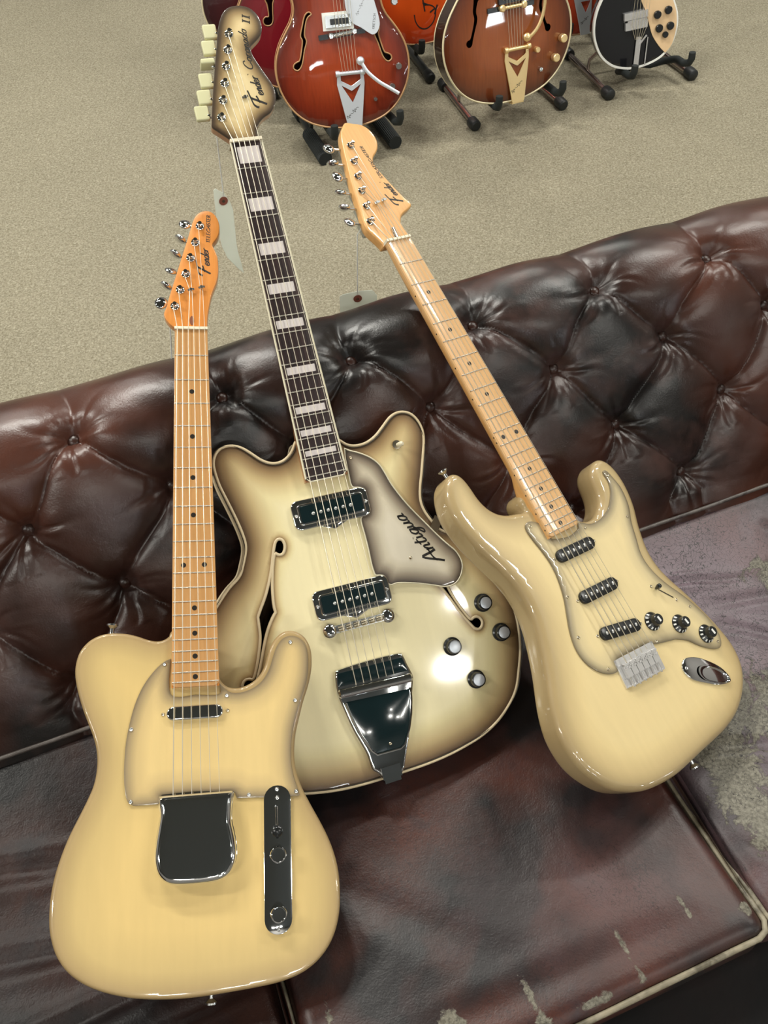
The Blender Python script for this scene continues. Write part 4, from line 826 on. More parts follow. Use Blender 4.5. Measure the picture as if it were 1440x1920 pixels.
for h in (fh, fhR):
    e_ = dist_to(h, OC); zz = 0.004 * np.clip(e_ / 0.05, 0, 1) ** 0.8
    MB().tube([(p[0], p[1], z - 0.0006) for p, z in zip(h, zz)], 0.0021, 8, closed=True).obj('f_hole_binding', CREAM, g2, sharp=60)
GDM = burst('shaded_grey_cream_guard_plastic', [(0, (.05, .04, .03)), (.12, (.13, .10, .075)), (.38, (.36, .30, .22)), (.7, (.64, .57, .43)), (1, (.74, .67, .53))], 0.030, coat=0.8, coatr=0.04)
gp = resample(spline(mm(D['cor_guard']), 5, corners=(0, 24, 33)), 0.003)
pg2 = link('pickguard', slab(gp, 0.0085, 0.0022, 0.0003, 0.0, 2, spacing=0.005, mat=GDM, name='pickguard'), g2)
MB().tube([(p[0], p[1], 0.0079) for p in gp], 0.0011, 6, closed=True).obj('guard_binding', IVORY, pg2, sharp=60)
for x, y in ((39, 207), (87, 59)): P2(pg2, 'screw', SCREWB, x / 1000, y / 1000, 0.0085)
def chrome_pickup(cx, cy, deg, flip):
    p = empty('pickup', None, g2); p.location = (cx, cy, ARH); p.rotation_euler = (0, 0, math.radians(deg))
    base = list(rrect(0.105, 0.0395, 0.009, 6)); base = ccw(np.array(base))
    link('pickup_cover', slab(resample(base, 0.0025), 0.0070, 0.0075, 0.0022, 0, 4, spacing=None, mat=CHROME, name='pickup_cover'), p)
    tri = np.array([(-0.022, -0.018), (0.0, -0.027), (0.022, -0.018), (0.012, -0.010), (-0.012, -0.010)]) 
    link('pickup_point', slab(ccw(tri), 0.0050, 0.0055, 0.0008, 0, 2, spacing=None, mat=CHROME, name='pickup_point'), p)
    link('cover_step_and_reflection', slab(resample(rrect(0.090, 0.0275, 0.004, 5), 0.002), 0.0096, 0.004, 0.0012, 0, 3, spacing=None, mat=CHROME, name='cover_step_and_reflection'), p)
    link('cover_step_and_reflection', slab(resample(rrect(0.085, 0.0225, 0.003, 5), 0.002), 0.0100, 0.001, 0.0003, 0, 1, spacing=None, mat=DARKP, name='cover_step_and_reflection'), p)  # dark plate stands in for the dark reflection in the chrome cover
    for i in range(6):
        me = MB().lathe([(0.0022, 0), (0.0022, 0.0007), (0.0014, 0.0011), (0.0001, 0.0008)], 12).me('pole_piece', POLE); P2(p, 'pole_piece', me, -0.0255 + i * 0.0102, -0.001, 0.0100)
    for sx in (-1, 1): P2(p, 'screw', SCREW, sx * 0.0475, 0, 0.0070)
chrome_pickup(-0.003, 0.1465, 0, 0); chrome_pickup(-0.003, 0.0265, 0, 0)
br = empty('bridge', None, g2); br.location = (-0.002, -0.008, ARH)
MB().box((0, 0, 0.004), (0.066, 0.010, 0.006)).box((0, 0.001, 0.0085), (0.060, 0.006, 0.004)).obj('bridge_bar', CHROME2, br)
for sx in (-1, 1): MB().lathe([(0.0085, 0), (0.0092, 0.002), (0.0092, 0.006), (0.0070, 0.0085), (0.0035, 0.0095), (0.0001, 0.0095)], 20, (sx * 0.040, 0, 0.0)).obj('thumb_wheel', CHROME, br)
for i in range(6): P2(br, 'saddle', MB().lathe([(0.0034, -0.004), (0.0036, 0), (0.0034, 0.004)], 12, axis=(1, 0, 0)).me('saddle', BRASS), -0.026 + i * 0.0104, 0, 0.0105)
tl = empty('tailpiece', None, g2)
tc = resample(spline(mm([(-51, -70), (-49, -62), (-44, -58.5), (-5, -57), (38, -58.5), (45, -63), (48, -76), (52, -92), (50, -101), (40, -131), (30, -161), (21, -182), (15, -196), (12, -203), (8, -208), (2, -211), (-16, -211), (-21, -207), (-24, -201), (-30, -195), (-32, -186), (-34, -170), (-43, -140), (-49, -110), (-52, -92), (-52, -80)]), 5), 0.0026)
link('tail_frame', slab(tc, 0.0120, 0.0085, 0.0035, 0.001, 4, spacing=None, mat=CHROME, name='tail_frame', sharp=50), tl)
link('tail_panel', slab(resample(spline(mm([(-44, -101), (0, -104), (43, -107), (41, -120), (36, -138), (28, -158), (18, -174), (12, -177), (-20, -176), (-25, -170), (-34, -148), (-41, -122)]), 4, corners=(0, 2)), 0.002), 0.0128, 0.004, 0.0006, 0, 2, spacing=None, mat=DARKP, name='tail_panel'), tl)
link('string_panel', slab(resample(ccw(mm([(-46, -63), (42, -65), (46, -84), (-49, -80)])), 0.002), 0.0126, 0.004, 0.0004, 0, 2, spacing=None, mat=DARKP, name='string_panel'), tl)
MB().tube([(x * .001, y * .001, 0.0128) for x, y in ((-44.5, -102), (-41.5, -122), (-34.5, -148), (-25.5, -170), (-20, -176.5), (12, -177.5), (18.5, -174), (28.5, -158), (36.5, -138), (41.5, -120), (43.5, -106))], 0.0017, 8).obj('panel_rim', CHROME, tl)
MB().tube([(-0.051, -0.0885, 0.0125), (-0.049, -0.0887, 0.0125), (0.047, -0.0935, 0.0125), (0.049, -0.0937, 0.0125)], [0.004, 0.0062, 0.0062, 0.004], 14, flat=0.8).obj('tail_bar', CHROME, tl)
MB().box((-0.007, -0.2135, -0.004), (0.022, 0.006, 0.030)).box((-0.007, -0.203, 0.0115), (0.026, 0.016, 0.004)).obj('tail_hinge', CHROME, tl)
P2(tl, 'screw', SCREWB, 0.0, -0.168, 0.0128)
kn2 = MB().lathe([(0.0125, 0), (0.0125, 0.003), (0.0105, 0.0045), (0.0098, 0.0125), (0.0088, 0.0132), (0.0001, 0.0132)], 26).me('knob', BLACKP, 30)
kt2 = MB().lathe([(0.0078, 0), (0.0078, 0.0006), (0.0070, 0.0009), (0.0001, 0.0009)], 24).me('knob_cap', ALU)
for x, y in D['cor_knobs']:
    k_ = P2(g2, 'knob', kn2, x / 1000, y / 1000, 0.003); P2(k_, 'knob_cap', kt2, 0, 0, 0.0132)
tg = MB().lathe([(0.0068, 0), (0.0062, 0.0022), (0.004, 0.0024)], 18).obj('toggle_switch', BRASS, g2, (0.107, 0.212, 0.0035))
MB().lathe([(0.0018, 0), (0.003, 0.006), (0.0036, 0.011), (0.002, 0.0135)], 14, axis=(0.45, -0.1, 1)).obj('switch_tip', IVORY, tg)
MB().box((0.1345, 0.0955, 0.0062), (0.012, 0.020, 0.0026), Matrix.Rotation(math.radians(-35), 3, 'Z')).obj('guard_bracket', CHROME2, g2)
neck(g2, 0.016, MAPLE_C, ROSE, extra=0.0008)
for sx in (-1, 1):
    MB().tube([(sx * (hw(fy(21) - 0.005) - 0.0002), fy(21) - 0.002, 0.0152), (sx * (hw(NUT) - 0.0002), NUT, 0.0152)], 0.0015, 6).obj('neck_binding', IVORY, g2)
MB().tube([(-0.0265, fy(21) - 0.0025, 0.0150), (-0.022, fy(21) - 0.0062, 0.0150), (0.022, fy(21) - 0.0062, 0.0150), (0.0265, fy(21) - 0.0025, 0.0150)], 0.0013, 6).obj('neck_binding', IVORY, g2)
for k, L_ in ((1, .0230), (3, .0180), (5, .0160), (7, .0135), (9, .0110), (12, .0100), (15, .0090), (17, .0080), (19, .0070)):
    y = (fy(k) + fy(k - 1)) / 2; w_ = (hw(y) - 0.0065) * 2
    link('block_inlay', slab(rrect(w_, L_, 0.0004, 2), 0.0003, 0.0006, 0.0001, 0, 1, spacing=None, mat=PEARL, name='block_inlay'), g2, (0, y, 0.016))
link('nut', MB().box((0, NUT + 0.0020, 0.0145), (0.0430, 0.0042, 0.009)).me('nut', BONE), g2)
B_H = burst('dark_edged_pale_headstock_lacquer', [(0, (.035, .022, .014)), (.14, (.09, .06, .035)), (.42, (.36, .25, .12)), (.8, (.70, .54, .28)), (1, (.78, .63, .35))], 0.028, coat=0.8, coatr=0.04, amount=0.1)
HC = D['cor_head'] + [(21, 648.5), (-21, 648.5)]
link('headstock', slab(resample(spline(mm(HC), 6, corners=(0, len(HC) - 1, len(HC) - 2, len(HC) - 3)), 0.0025), 0.007, 0.003, 0.0008, 0.0, 2, spacing=0.004, mat=B_H, name='headstock'), g2)
link('headstock_back', slab(resample(spline(mm(HC), 6, corners=(0, len(HC) - 1, len(HC) - 2, len(HC) - 3)), 0.003), 0.004, 0.0125, 0.0, 0.002, 3, spacing=None, mat=MAPLE_C, name='headstock_back'), g2)
PC = [(x / 1000, y / 1000) for x, y in D['cor_posts']]; BC = [(x / 1000, y / 1000) for x, y in D['cor_buttons']]
tuners(g2, PC, BC, 0.007, -0.002, 'block', 0)
strings(g2, 0.0198, 0.0190, -0.083, PC, 0.007, yb_extra=-0.005)
lettering('logo', "Fender'", (.0425, .699), (.0375, .745), 0.0120, 0.007, INK, g2, 0.0018, bold_first=1.6, slant=0.2)
lettering('model_name', 'Coronado', (.0345, .751), (.0375, .8085), 0.0105, 0.007, INK, g2, 0.0015, bold_first=1.1, slant=0.15)
lettering('model_number', 'II', (.0445, .8145), (.0470, .8280), 0.0095, 0.007, INKB, g2, 0.0020, slant=0.1)
MB().box((0.0145, 0.7135, 0.0085), (0.0085, 0.0028, 0.0012), Matrix.Rotation(0.25, 3, 'Z')).lathe([(0.0016, 0), (0.0026, 0.002)], 10, (0.0145, 0.7135, 0.0072)).obj('string_guide', CHROME2, g2)
lettering('guard_lettering', 'Antigua', (.1335, .0445), (.0905, .1205), 0.0175, 0.0085, INK, pg2, 0.0027, bold_first=1.15, slant=0.2)

# ------------------------------------------------------------------ guitar 3: contoured double cutaway, pale maple neck
g3 = empty('electric_guitar', GM(*POSE['S']))
tag(g3, 'rounded cream electric guitar with three black pickups and pale maple neck, on the right', 'guitar')
B_S = burst('soft_edged_cream_lacquer', [(0, (.38, .275, .135)), (.15, (.43, .32, .16)), (.40, (.60, .455, .225)), (.8, (.75, .585, .29)), (1, (.775, .61, .31))], 0.055, coat=1.0, coatr=0.03)
os_ = [(-30, 232), (-42, 235), (-57, 238), (-72, 245), (-83, 257), (-89, 273), (-91, 292), (-95, 308), (-103, 317), (-114, 316), (-126, 306), (-134, 289), (-138, 270), (-136, 248), (-129, 221), (-120, 197), (-110, 171), (-104, 148), (-103, 121), (-108, 96), (-117, 70), (-129, 42), (-142, 16), (-151, -5), (-157, -28), (-157, -53), (-152, -74), (-142, -93), (-127, -112), (-106, -127), (-82, -138), (-55, -144), (-28, -147), (0, -146.5), (30, -145), (58, -144), (88, -142), (119, -135), (146, -121), (166, -102), (176, -81), (178, -56), (172, -27), (162, 4), (150, 35), (137, 63), (129, 88), (129, 114), (138, 146), (149, 172), (155, 202), (154, 226), (148, 244), (136, 255), (120, 252), (108, 242), (103, 228), (100, 212), (93, 199), (82, 190), (68, 184), (52, 186), (38, 196), (26, 215), (12, 240), (-8, 257), (-24, 257), (-33, 246)]
OS = resample(smooth_poly(resample(spline(mm(os_), 5), 0.003), 4), 0.0034)
link('body', slab(OS, 0.0, 0.045, 0.0105, 0.012, 7, mat=B_S, name='body', sharp=60), g3)
G_S = burst('shaded_cream_guard_plastic_two', [(0, (.18, .145, .09)), (.12, (.33, .27, .165)), (.45, (.64, .52, .29)), (1, (.78, .63, .335))], 0.026, coat=0.8, coatr=0.05)
pg3 = link('pickguard', slab(resample(spline(mm(D['strat_guard']), 5, corners=(3, 7, 33, 34)), 0.003), 0.0024, 0.0026, 0.0007, 0.0, 2, spacing=0.005, mat=G_S, name='pickguard'), g3)
for x, y in D['strat_screws']: P2(g3, 'screw', SCREWB, x / 1000, y / 1000, 0.0023)
def single_coil(ax, ay, bx, by):
    cx, cy = (ax + bx) / 2000, (ay + by) / 2000; a = math.atan2(by - ay, bx - ax)
    p = link('pickup', slab(resample(capsule(0.0700, 0.0175), 0.002), 0.0062, 0.0065, 0.0012, 0, 3, spacing=None, mat=BLACKP, name='pickup'), g3, (cx, cy, 0.001)); p.rotation_euler = (0, 0, a)
    poles(p, [(-0.026 + 0.0104 * i, 0.0) for i in range(6)], 0.0062)
    for sx in (-1, 1): P2(p, 'screw', SCREWB, sx * 0.0385, 0, 0.0014)
for q in ((-35, 160, 42, 157), (-37, 100, 43, 96), (-38, 50, 43, 33)): single_coil(*q)
kb = MB().lathe([(0.0128, 0), (0.0128, 0.0012), (0.0095, 0.0048), (0.0078, 0.0062), (0.0074, 0.0128), (0.0066, 0.0138), (0.0001, 0.0138)], 28).me('knob', BLACKP, 30)
mk = MB()
for i in range(11):
    a = math.radians(60 + i * 27); R = Matrix.Rotation(a, 3, 'Z') @ Matrix.Rotation(math.radians(42), 3, 'Y')
    mk.box(Matrix.Rotation(a, 3, 'Z') @ Vector((0.0112, 0, 0.0032)), (0.0036, 0.0014 if i % 2 else 0.0022, 0.0003), R)
mkm = mk.me('numerals', WHITEP); pt = MB().box((0.0, 0.0, 0.0140), (0.0030, 0.0075, 0.0004)).me('marker', WHITEP)
for x, y in D['strat_knobs']:
    k_ = P2(g3, 'knob', kb, x / 1000, y / 1000, 0.0024, math.radians(0)); o = P2(k_, 'numerals', mkm, 0, 0, 0, math.radians(50)); P2(k_, 'marker', pt, 0, 0, 0, math.radians(12))
s_ = empty('selector_switch', None, g3); s_.location = (0.1055, 0.0505, 0.0024)
for x, y in ((91, 67), (120, 34)): P2(s_, 'screw', SCREWB, x / 1000 - 0.1055, y / 1000 - 0.0505, 0)
MB().box((0.003, -0.002, 0.0002), (0.0014, 0.026, 0.0005), Matrix.Rotation(math.radians(41), 3, 'Z')).obj('switch_slot', INKB, s_)
MB().lathe([(0.0016, 0), (0.0026, 0.003), (0.0036, 0.008), (0.0032, 0.0105), (0.0012, 0.0115)], 14, (-0.0085, 0.0105, 0.0), axis=(-0.15, 0.2, 1)).obj('switch_tip', BLACKP, s_)
bs = empty('bridge', None, g3); bs.location = (0.0033, -0.0090, 0); bs.rotation_euler = (0, 0, math.radians(-4.5))
MB().box((0, 0, 0.0012), (0.0745, 0.0375, 0.0024)).obj('bridge_plate', SADL, bs)
sd = MB().box((0, 0.001, 0.0052), (0.0094, 0.0175, 0.0050)).box((0, 0.0085, 0.0072), (0.0094, 0.0025, 0.0060)).tube([(0, -0.006, 0.0055), (0, -0.021, 0.0055)], 0.0013, 8)
sd.lathe([(0.0014, 0.0), (0.0014, 0.004)], 8, (-0.0028, 0.004, 0.0060)).lathe([(0.0014, 0.0), (0.0014, 0.004)], 8, (0.0028, 0.004, 0.0060)).box((0, -0.0185, 0.005), (0.0094, 0.0016, 0.006)); sdm = sd.me('saddle', SADL, 30)
for i in range(6): P2(bs, 'saddle', sdm, -0.0262 + 0.0105 * i, 0, 0)
jk = resample(spline(mm([(x, y) for x, y in D['strat_jack']]), 6, corners=(5,)), 0.002)
jp = link('jack_plate', slab(jk, 0.0028, 0.0030, 0.0012, 0, 3, spacing=None, mat=CHROME, name='jack_plate'), g3)
cen = jk.mean(0); inner = (jk - cen) * np.array([0.66, 0.66]) + cen + np.array([0.008, -0.0085])
cup = []
P_ = ccw(resample(inner, 0.003)); Vc = []; Fc = []; n_ = len(P_); cc = P_.mean(0)
for j, (sc_, z_) in enumerate(((1.0, 0.0029), (0.93, 0.0034), (0.8, 0.0018), (0.55, -0.0006), (0.25, -0.0016))):
    Vc += [tuple(cc + (p - cc) * sc_ + np.array([0.004, -0.004]) * j * 0.25) + (z_ + 0.0012,) for p in P_]
for j in range(4):
    for k in range(n_): a = j * n_ + k; b_ = j * n_ + (k + 1) % n_; Fc.append((a, b_, b_ + n_, a + n_))
Fc.append(tuple(range(4 * n_, 5 * n_)))
link('jack_cup', mesh('jack_cup', Vc, Fc, CHROME, True, 60), jp)
for x, y in ((0.0712, -0.0475), (0.1300, -0.0895)): P2(jp, 'screw', SCREW, x, y, 0.0028)
strap_button(g3, -0.105, 0.314, -0.020, (-0.1, 1, 0)); strap_button(g3, 0.020, -0.1455, -0.022, (0, -1, 0))
neck(g3, 0.009, MAPLE_S, MAPLE_SF, heel_y=0.285); fret_dots(g3, 0.009)
sidedot = MB().lathe([(0.0011, 0), (0.0011, 0.0004)], 10, axis=(-1, 0, 0)).me('side_dot', DOT)
for k in (3, 5, 7, 9, 12, 15, 17, 19, 21):
    y = (fy(k) + fy(k - 1)) / 2
    for dy in ((0,) if k != 12 else (-0.004, 0.004)): P2(g3, 'side_dot', sidedot, -hw(y) + 0.0001, y + dy, 0.0066)
link('nut', MB().box((0, NUT + 0.0018, 0.0065), (0.0425, 0.0036, 0.0105)).me('nut', BONE), g3)
HS = [(-21, 652)] + [(-24, 660), (-29, 671), (-32, 680), (-31, 692)] + D['strat_headL'][2:] + D['strat_headR'] + [(26, 656), (21.5, 652), (21, 648), (-21, 648)]
HSO = resample(spline(mm(HS), 6, corners=(0, len(HS) - 1, len(HS) - 2, len(HS) - 3)), 0.0028)
link('headstock', slab(HSO, 0.0, 0.0145, 0.0026, 0.003, 4, spacing=0.008, mat=MAPLE_S, name='headstock'), g3)
PS = [(x / 1000, y / 1000) for x, y in D['strat_posts']]; BS = [(x / 1000, y / 1000) for x, y in D['strat_buttons']]
tuners(g3, PS, BS, 0.0, -0.009, 'round', 0)
strings(g3, 0.0125, 0.0155, 0.004, PS, 0.0, retainers={5: (0.0195, 0.7175, 0.0035), 4: (0.0160, 0.7165, 0.0035), 3: (0.0065, 0.7155, 0.004), 2: (0.0030, 0.7150, 0.004)})
for x, y in ((0.0180, 0.7172), (0.0045, 0.7150)):
    o = MB().box((0, 0, 0.004), (0.0105, 0.0030, 0.0014)).lathe([(0.0016, 0), (0.0016, 0.0042), (0.0026, 0.0046), (0.0022, 0.0058)], 12).obj('string_guide', CHROME2, g3, (x, y, 0)); o.rotation_euler = (0, 0, math.radians(12))
MB().tube([(0.006, 0.655, 0.0005), (0.0078, 0.672, 0.0012)], [0.0042, 0.003], 14).obj('truss_bullet', CHROME, g3)
lettering('logo', "Fender'", (.0535, .710), (.0435, .7495), 0.0120, 0.0, INK, g3, 0.0016, bold_first=1.6, slant=0.25)
lettering('model_name', 'STRATOCASTER', (.0415, .7535), (.0370, .8120), 0.0048, 0.0, INK, g3, 0.0011, slant=0.15)
# ------------------------------------------------------------------ guitars on floor stands behind the sofa
def bg_pose(loc, lean=15, yaw=20):
    a = math.radians(yaw); l = math.radians(lean); nf = Vector((math.sin(a), -math.cos(a), 0)); Z = Vector((0, 0, 1))
    y = Z * math.cos(l) - nf * math.sin(l); n = nf * math.cos(l) + Z * math.sin(l); x = y.cross(n)
    return Matrix(((x.x, y.x, n.x, loc[0]), (x.y, y.y, n.y, loc[1]), (x.z, y.z, n.z, loc[2]), (0, 0, 0, 1)))
def bout(scale=1.0, cx=0.0, cut=True):
    R = [(0, 0), (40, 2), (80, 10), (120, 25), (155, 50), (182, 84), (200, 125), (206, 168), (200, 210), (183, 248), (162, 278), (143, 303), (132, 330), (132, 358), (141, 390)]
    Rt = R + ([(152, 418), (150, 440), (128, 446), (96, 432), (60, 420), (34, 428), (30, 450)] if cut else [(150, 425), (148, 458), (130, 485), (95, 502), (50, 508), (28, 505)])
    Lf = [(-x, y) for x, y in R[1:]] + [(-150, 425), (-148, 458), (-130, 485), (-95, 502), (-50, 508), (-28, 505)]
    P = mm(Rt + Lf[::-1]) * scale; P[:, 0] += cx * 0.001
    return resample(smooth_poly(resample(spline(P, 5), 0.004), 3), 0.006)
def fhole(pts):
    return ccw(resample(spline(mm(pts), 4), 0.004))
F1 = [(-90, 303), (-98, 309), (-110, 300), (-120, 275), (-128, 252), (-124, 240), (-130, 215), (-138, 192), (-146, 188), (-156, 182), (-158, 172), (-148, 166), (-138, 172), (-130, 186), (-121, 215), (-112, 238), (-116, 254), (-108, 284), (-100, 297)]
def mirror_pts(P, cx): return [(2 * cx - x, y) for x, y in P][::-1]
def bg_guitar(label, M, finish, side, binding, dark_side=None, scale=1.0, cx=-10, thick=0.066, holes=True, hole_bind=True, cut=True, fpts=F1, fcx=None):
    g = empty('hollow_body_guitar', M); tag(g, label, 'guitar', group='vintage guitars on floor stands')
    O = bout(scale, cx, cut); hs = []
    if holes:
        h = fhole(fpts); hs = [h, ccw(np.stack([2 * (fcx if fcx is not None else cx) * 0.001 - h[:, 0], h[:, 1]], 1))]
    link('body', slab(O, 0.0, thick, 0.0015, 0.0015, 2, holes=hs, spacing=0.014, arch=lambda E, V: 0.010 * (1 - (1 - np.clip(E / 0.10, 0, 1)) ** 2), mat=finish, name='body'), g)
    N = -normals2(ccw(O)); Q = ccw(O) + N * 0.0012; V = []; F = []; n = len(Q)
    for z in (-0.004, -thick + 0.004): V += [(p[0], p[1], z) for p in Q]
    for k in range(n): F.append((k, k + n, (k + 1) % n + n, (k + 1) % n))
    link('rim', mesh('rim', V, F, side, True, 60), g)
    for z in (-0.0005, -thick + 0.001): MB().tube([(p[0], p[1], z) for p in ccw(O)], 0.0030 if z > -0.01 else 0.0024, 6, closed=True).obj('body_binding', binding, g, sharp=60)
    if hole_bind:
        for h in hs:
            e_ = dist_to(h, ccw(O)); MB().tube([(p[0], p[1], 0.010 * (1 - (1 - min(1, e / 0.10)) ** 2)) for p, e in zip(h, e_)], 0.0021, 6, closed=True).obj('f_hole_binding', binding, g, sharp=60)
    # neck and head reach up out of the picture
    MB().add([(cx * .001 + sx * w_, y, z) for y, w_ in ((0.40 * scale, 0.027), (0.86, 0.0215)) for sx, z in ((-1, 0.016), (1, 0.016), (1, 0.004), (0.5, -0.006), (-0.5, -0.006), (-1, 0.004))],
             [(0, 1, 7, 6), (1, 2, 8, 7), (2, 3, 9, 8), (3, 4, 10, 9), (4, 5, 11, 10), (5, 0, 6, 11), (5, 4, 3, 2, 1, 0), (6, 7, 8, 9, 10, 11)]).obj('neck', ROSE, g)
    hd = mm([(-21, 860), (-30, 885), (-37, 930), (-40, 1010), (-25, 1030), (0, 1022), (25, 1030), (40, 1010), (37, 930), (30, 885), (21, 860)]) + np.array([cx * .001, 0])
    link('headstock', slab(resample(spline(hd, 4), 0.006), 0.006, 0.015, 0.002, steps=2, spacing=None, mat=LE_DARK if False else BLACKP, name='headstock'), g)
    return g
def bg_strings(g, x0, y0, z0, spread, x1, y1, ym=None, zm=0.03):
    for i in range(6):
        a = (x0 + spread * (i - 2.5), y0, z0); b_ = (x1 + 0.0068 * (i - 2.5), y1, 0.022)
        pts = [a, (x0 + (x1 - x0) * 0.4 + 0.0098 * (i - 2.5), ym, zm), b_] if ym else [a, b_]
        MB().tube(pts, 0.0006, 5).obj('string', STEEL, g)
def vee_tailpiece(g, mat, x0, pts_arm, txt=None, cxo=0.0, tilt=0):
    t = empty('vibrato_tailpiece', None, g); t.location = (x0, 0, 0)
    out = mm([(-42, 118), (-39, 148), (-29, 148), (-29, 128), (0, 112), (29, 128), (29, 148), (39, 148), (40, 118), (22, 0), (19, -4), (-17, -4), (-20, 0)])
    hole = ccw(resample(mm([(-29, 116), (0, 68), (29, 116), (0, 99)]), 0.004))
    me = slab(resample(spline(out, 3, corners=tuple(range(13))), 0.004), 0.0155, 0.003, 0.0008, 0, 1, holes=(hole,), spacing=0.012, mat=mat, name='vee_plate', through=True)
    link('vee_plate', me, t)
    MB().tube([(-0.043, 0.147, 0.018), (0.043, 0.147, 0.018)], 0.0055, 12).obj('roller_bar', mat, t)
    for s in (-1, 1): MB().lathe([(0.0075, -0.006), (0.0085, -0.003), (0.0085, 0.003), (0.0075, 0.006)], 14, (s * 0.037, 0.147, 0.018), axis=(1, 0, 0)).obj('roller_cap', mat, t)
    MB().lathe([(0.011, 0), (0.0115, 0.006), (0.0085, 0.010), (0.009, 0.014), (0.004, 0.018)], 16, (pts_arm[0][0], pts_arm[0][1], 0.018)).obj('arm_pivot', mat, t)
    A = [(x, y, 0.030 + 0.010 * i / len(pts_arm)) for i, (x, y) in enumerate(pts_arm)]; Q = np.array(A); 
    C2 = spline(Q[:, :2], 5, closed=False); zz = np.linspace(0.030, 0.040, len(C2))
    MB().tube([(c[0], c[1], z) for c, z in zip(C2, zz)], [0.0052 - 0.0002 * (i / len(C2)) for i in range(len(C2))], 10, flat=0.55).obj('vibrato_arm', mat, t)
    MB().box((0, -0.0055, -0.004), (0.040, 0.003, 0.036)).obj('tail_hinge', mat, t)
    if txt: lettering('plate_lettering', txt, (-0.016, 0.022), (0.020, 0.052), 0.013, 0.0155, INK, t, 0.0012)
    return t
def bg_knob(g, x, y, mat, r=0.0095, h=0.017, z=0.009):
    MB().lathe([(r * 0.95, 0), (r, 0.003), (r, h - 0.002), (r * 0.85, h), (0.0001, h)], 20, (x, y, z)).obj('knob', mat, g)

F_RED = burst('translucent_red_brown_lacquer', [(0, (.075, .009, .004)), (.25, (.17, .020, .007)), (1, (.32, .045, .010))], 0.12, rough=0.3, coat=1, coatr=0.02, gs=(70, 6, 30), amount=0.28)
F_BRN = burst('translucent_walnut_lacquer', [(0, (.06, .013, .005)), (.3, (.16, .038, .010)), (1, (.29, .078, .018))], 0.12, rough=0.3, coat=1, coatr=0.02, gs=(80, 5, 30), amount=0.25)
F_ORG = burst('bright_orange_lacquer', [(0, (.42, .035, .006)), (.4, (.58, .055, .006)), (1, (.66, .08, .008))], 0.1, rough=0.3, coat=1, coatr=0.03)
F_CRM = burst('deep_crimson_lacquer', [(0, (.09, .003, .006)), (.4, (.16, .004, .010)), (1, (.20, .006, .014))], 0.1, rough=0.35, coat=1, coatr=0.05)
F_MAR = burst('dark_maroon_lacquer', [(0, (.022, .004, .005)), (.4, (.040, .006, .008)), (1, (.06, .008, .010))], 0.1, rough=0.35, coat=1, coatr=0.05)
F_RD2 = burst('orange_red_lacquer', [(0, (.30, .03, .012)), (.4, (.42, .05, .016)), (1, (.48, .06, .02))], 0.1, rough=0.3, coat=1, coatr=0.03)
F_BLK = burst('black_lacquer', [(0, (.006, .006, .008)), (1, (.007, .008, .009))], 0.1, rough=0.25, coat=1, coatr=0.02)
S_RED = plain('dark_red_brown_side', (.10, .02, .012), 0.2, coat=1); S_BRN = plain('dark_walnut_side', (.025, .010, .006), 0.2, coat=1)
S_ORG = plain('orange_brown_side', (.24, .05, .018), 0.2, coat=1); S_MAR = plain('maroon_side', (.03, .005, .006), 0.2, coat=1); S_BLK = plain('black_side', (.006, .006, .006), 0.2, coat=1)
SILVER = plain('silvered_guard_plastic', (.60, .64, .70), 0.3, coat=0.5); CRMPL = plain('maple_tan_plastic_guard', (.74, .52, .30), 0.35, coat=0.3)
TAN = plain('aged_tan_binding', (.46, .26, .12), 0.4); PALEB = plain('pale_yellow_binding', (.66, .58, .38), 0.4)

b1 = bg_guitar('red-brown hollow guitar with silver pickguard and silver vibrato arm', bg_pose((-0.05, 2.49, 0.12), lean=20, yaw=8), F_RED, S_RED, TAN, scale=0.95, cx=-14, fpts=F1)
MB().box((-0.018, 0.281, 0.0125), (0.088, 0.045, 0.009)).obj('pickup_ring', WHITEP, b1, sharp=30)
MB().box((-0.018, 0.281, 0.0185), (0.072, 0.030, 0.006)).obj('pickup', CHROME2, b1, sharp=30)
MB().box((-0.014, 0.280, 0.0218), (0.054, 0.015, 0.0012)).obj('pickup_slot', BLACKP, b1)
MB().box((-0.010, 0.247, 0.0115), (0.135, 0.013, 0.007), Matrix.Rotation(0.06, 3, 'Z')).obj('bridge_base', BLACKP, b1)
q = MB().tube([(-0.042, 0.245, 0.021), (0.026, 0.2515, 0.021)], 0.005, 12)
for x, y in ((-.042, .245), (.026, .2515)): q.lathe([(0.0085, -0.006), (0.0085, 0.004), (0.006, 0.0075)], 14, (x, y, 0.021))
q.obj('bridge_bar', CHROME2, b1)
gd = resample(spline(mm([(6, 340), (6, 312), (12, 292), (22, 273), (44, 260), (66, 245), (78, 239), (91, 244), (100, 262), (98, 285), (91, 314), (84, 340), (70, 375), (30, 400), (10, 380)]), 4), 0.004)
gg = link('pickguard', slab(gd, 0.0215, 0.0022, 0.0005, 0, 1, spacing=None, mat=SILVER, name='pickguard'), b1)
lettering('guard_lettering', 'GRETSCH', (.0835, .2520), (.0910, .2900), 0.0065, 0.0215, INK, gg, 0.0009)
sg = [[(.0, .2), (.3, .9), (.4, .1), (.7, .8)]]
GL['~'] = (1.0, [[(.0, .3), (.15, .9), (.25, .1), (.4, .7), (.5, .3)], [(.5, .4), (.7, .6), (.9, .3)]])
lettering('signature', '~~', (.0400, .2880), (.0640, .3250), 0.010, 0.0215, INK, gg, 0.0006)
vee_tailpiece(b1, ALU, 0.004, [(0.032, 0.176), (0.040, 0.160), (0.052, 0.143), (0.080, 0.118), (0.108, 0.100), (0.136, 0.082)], '~~')
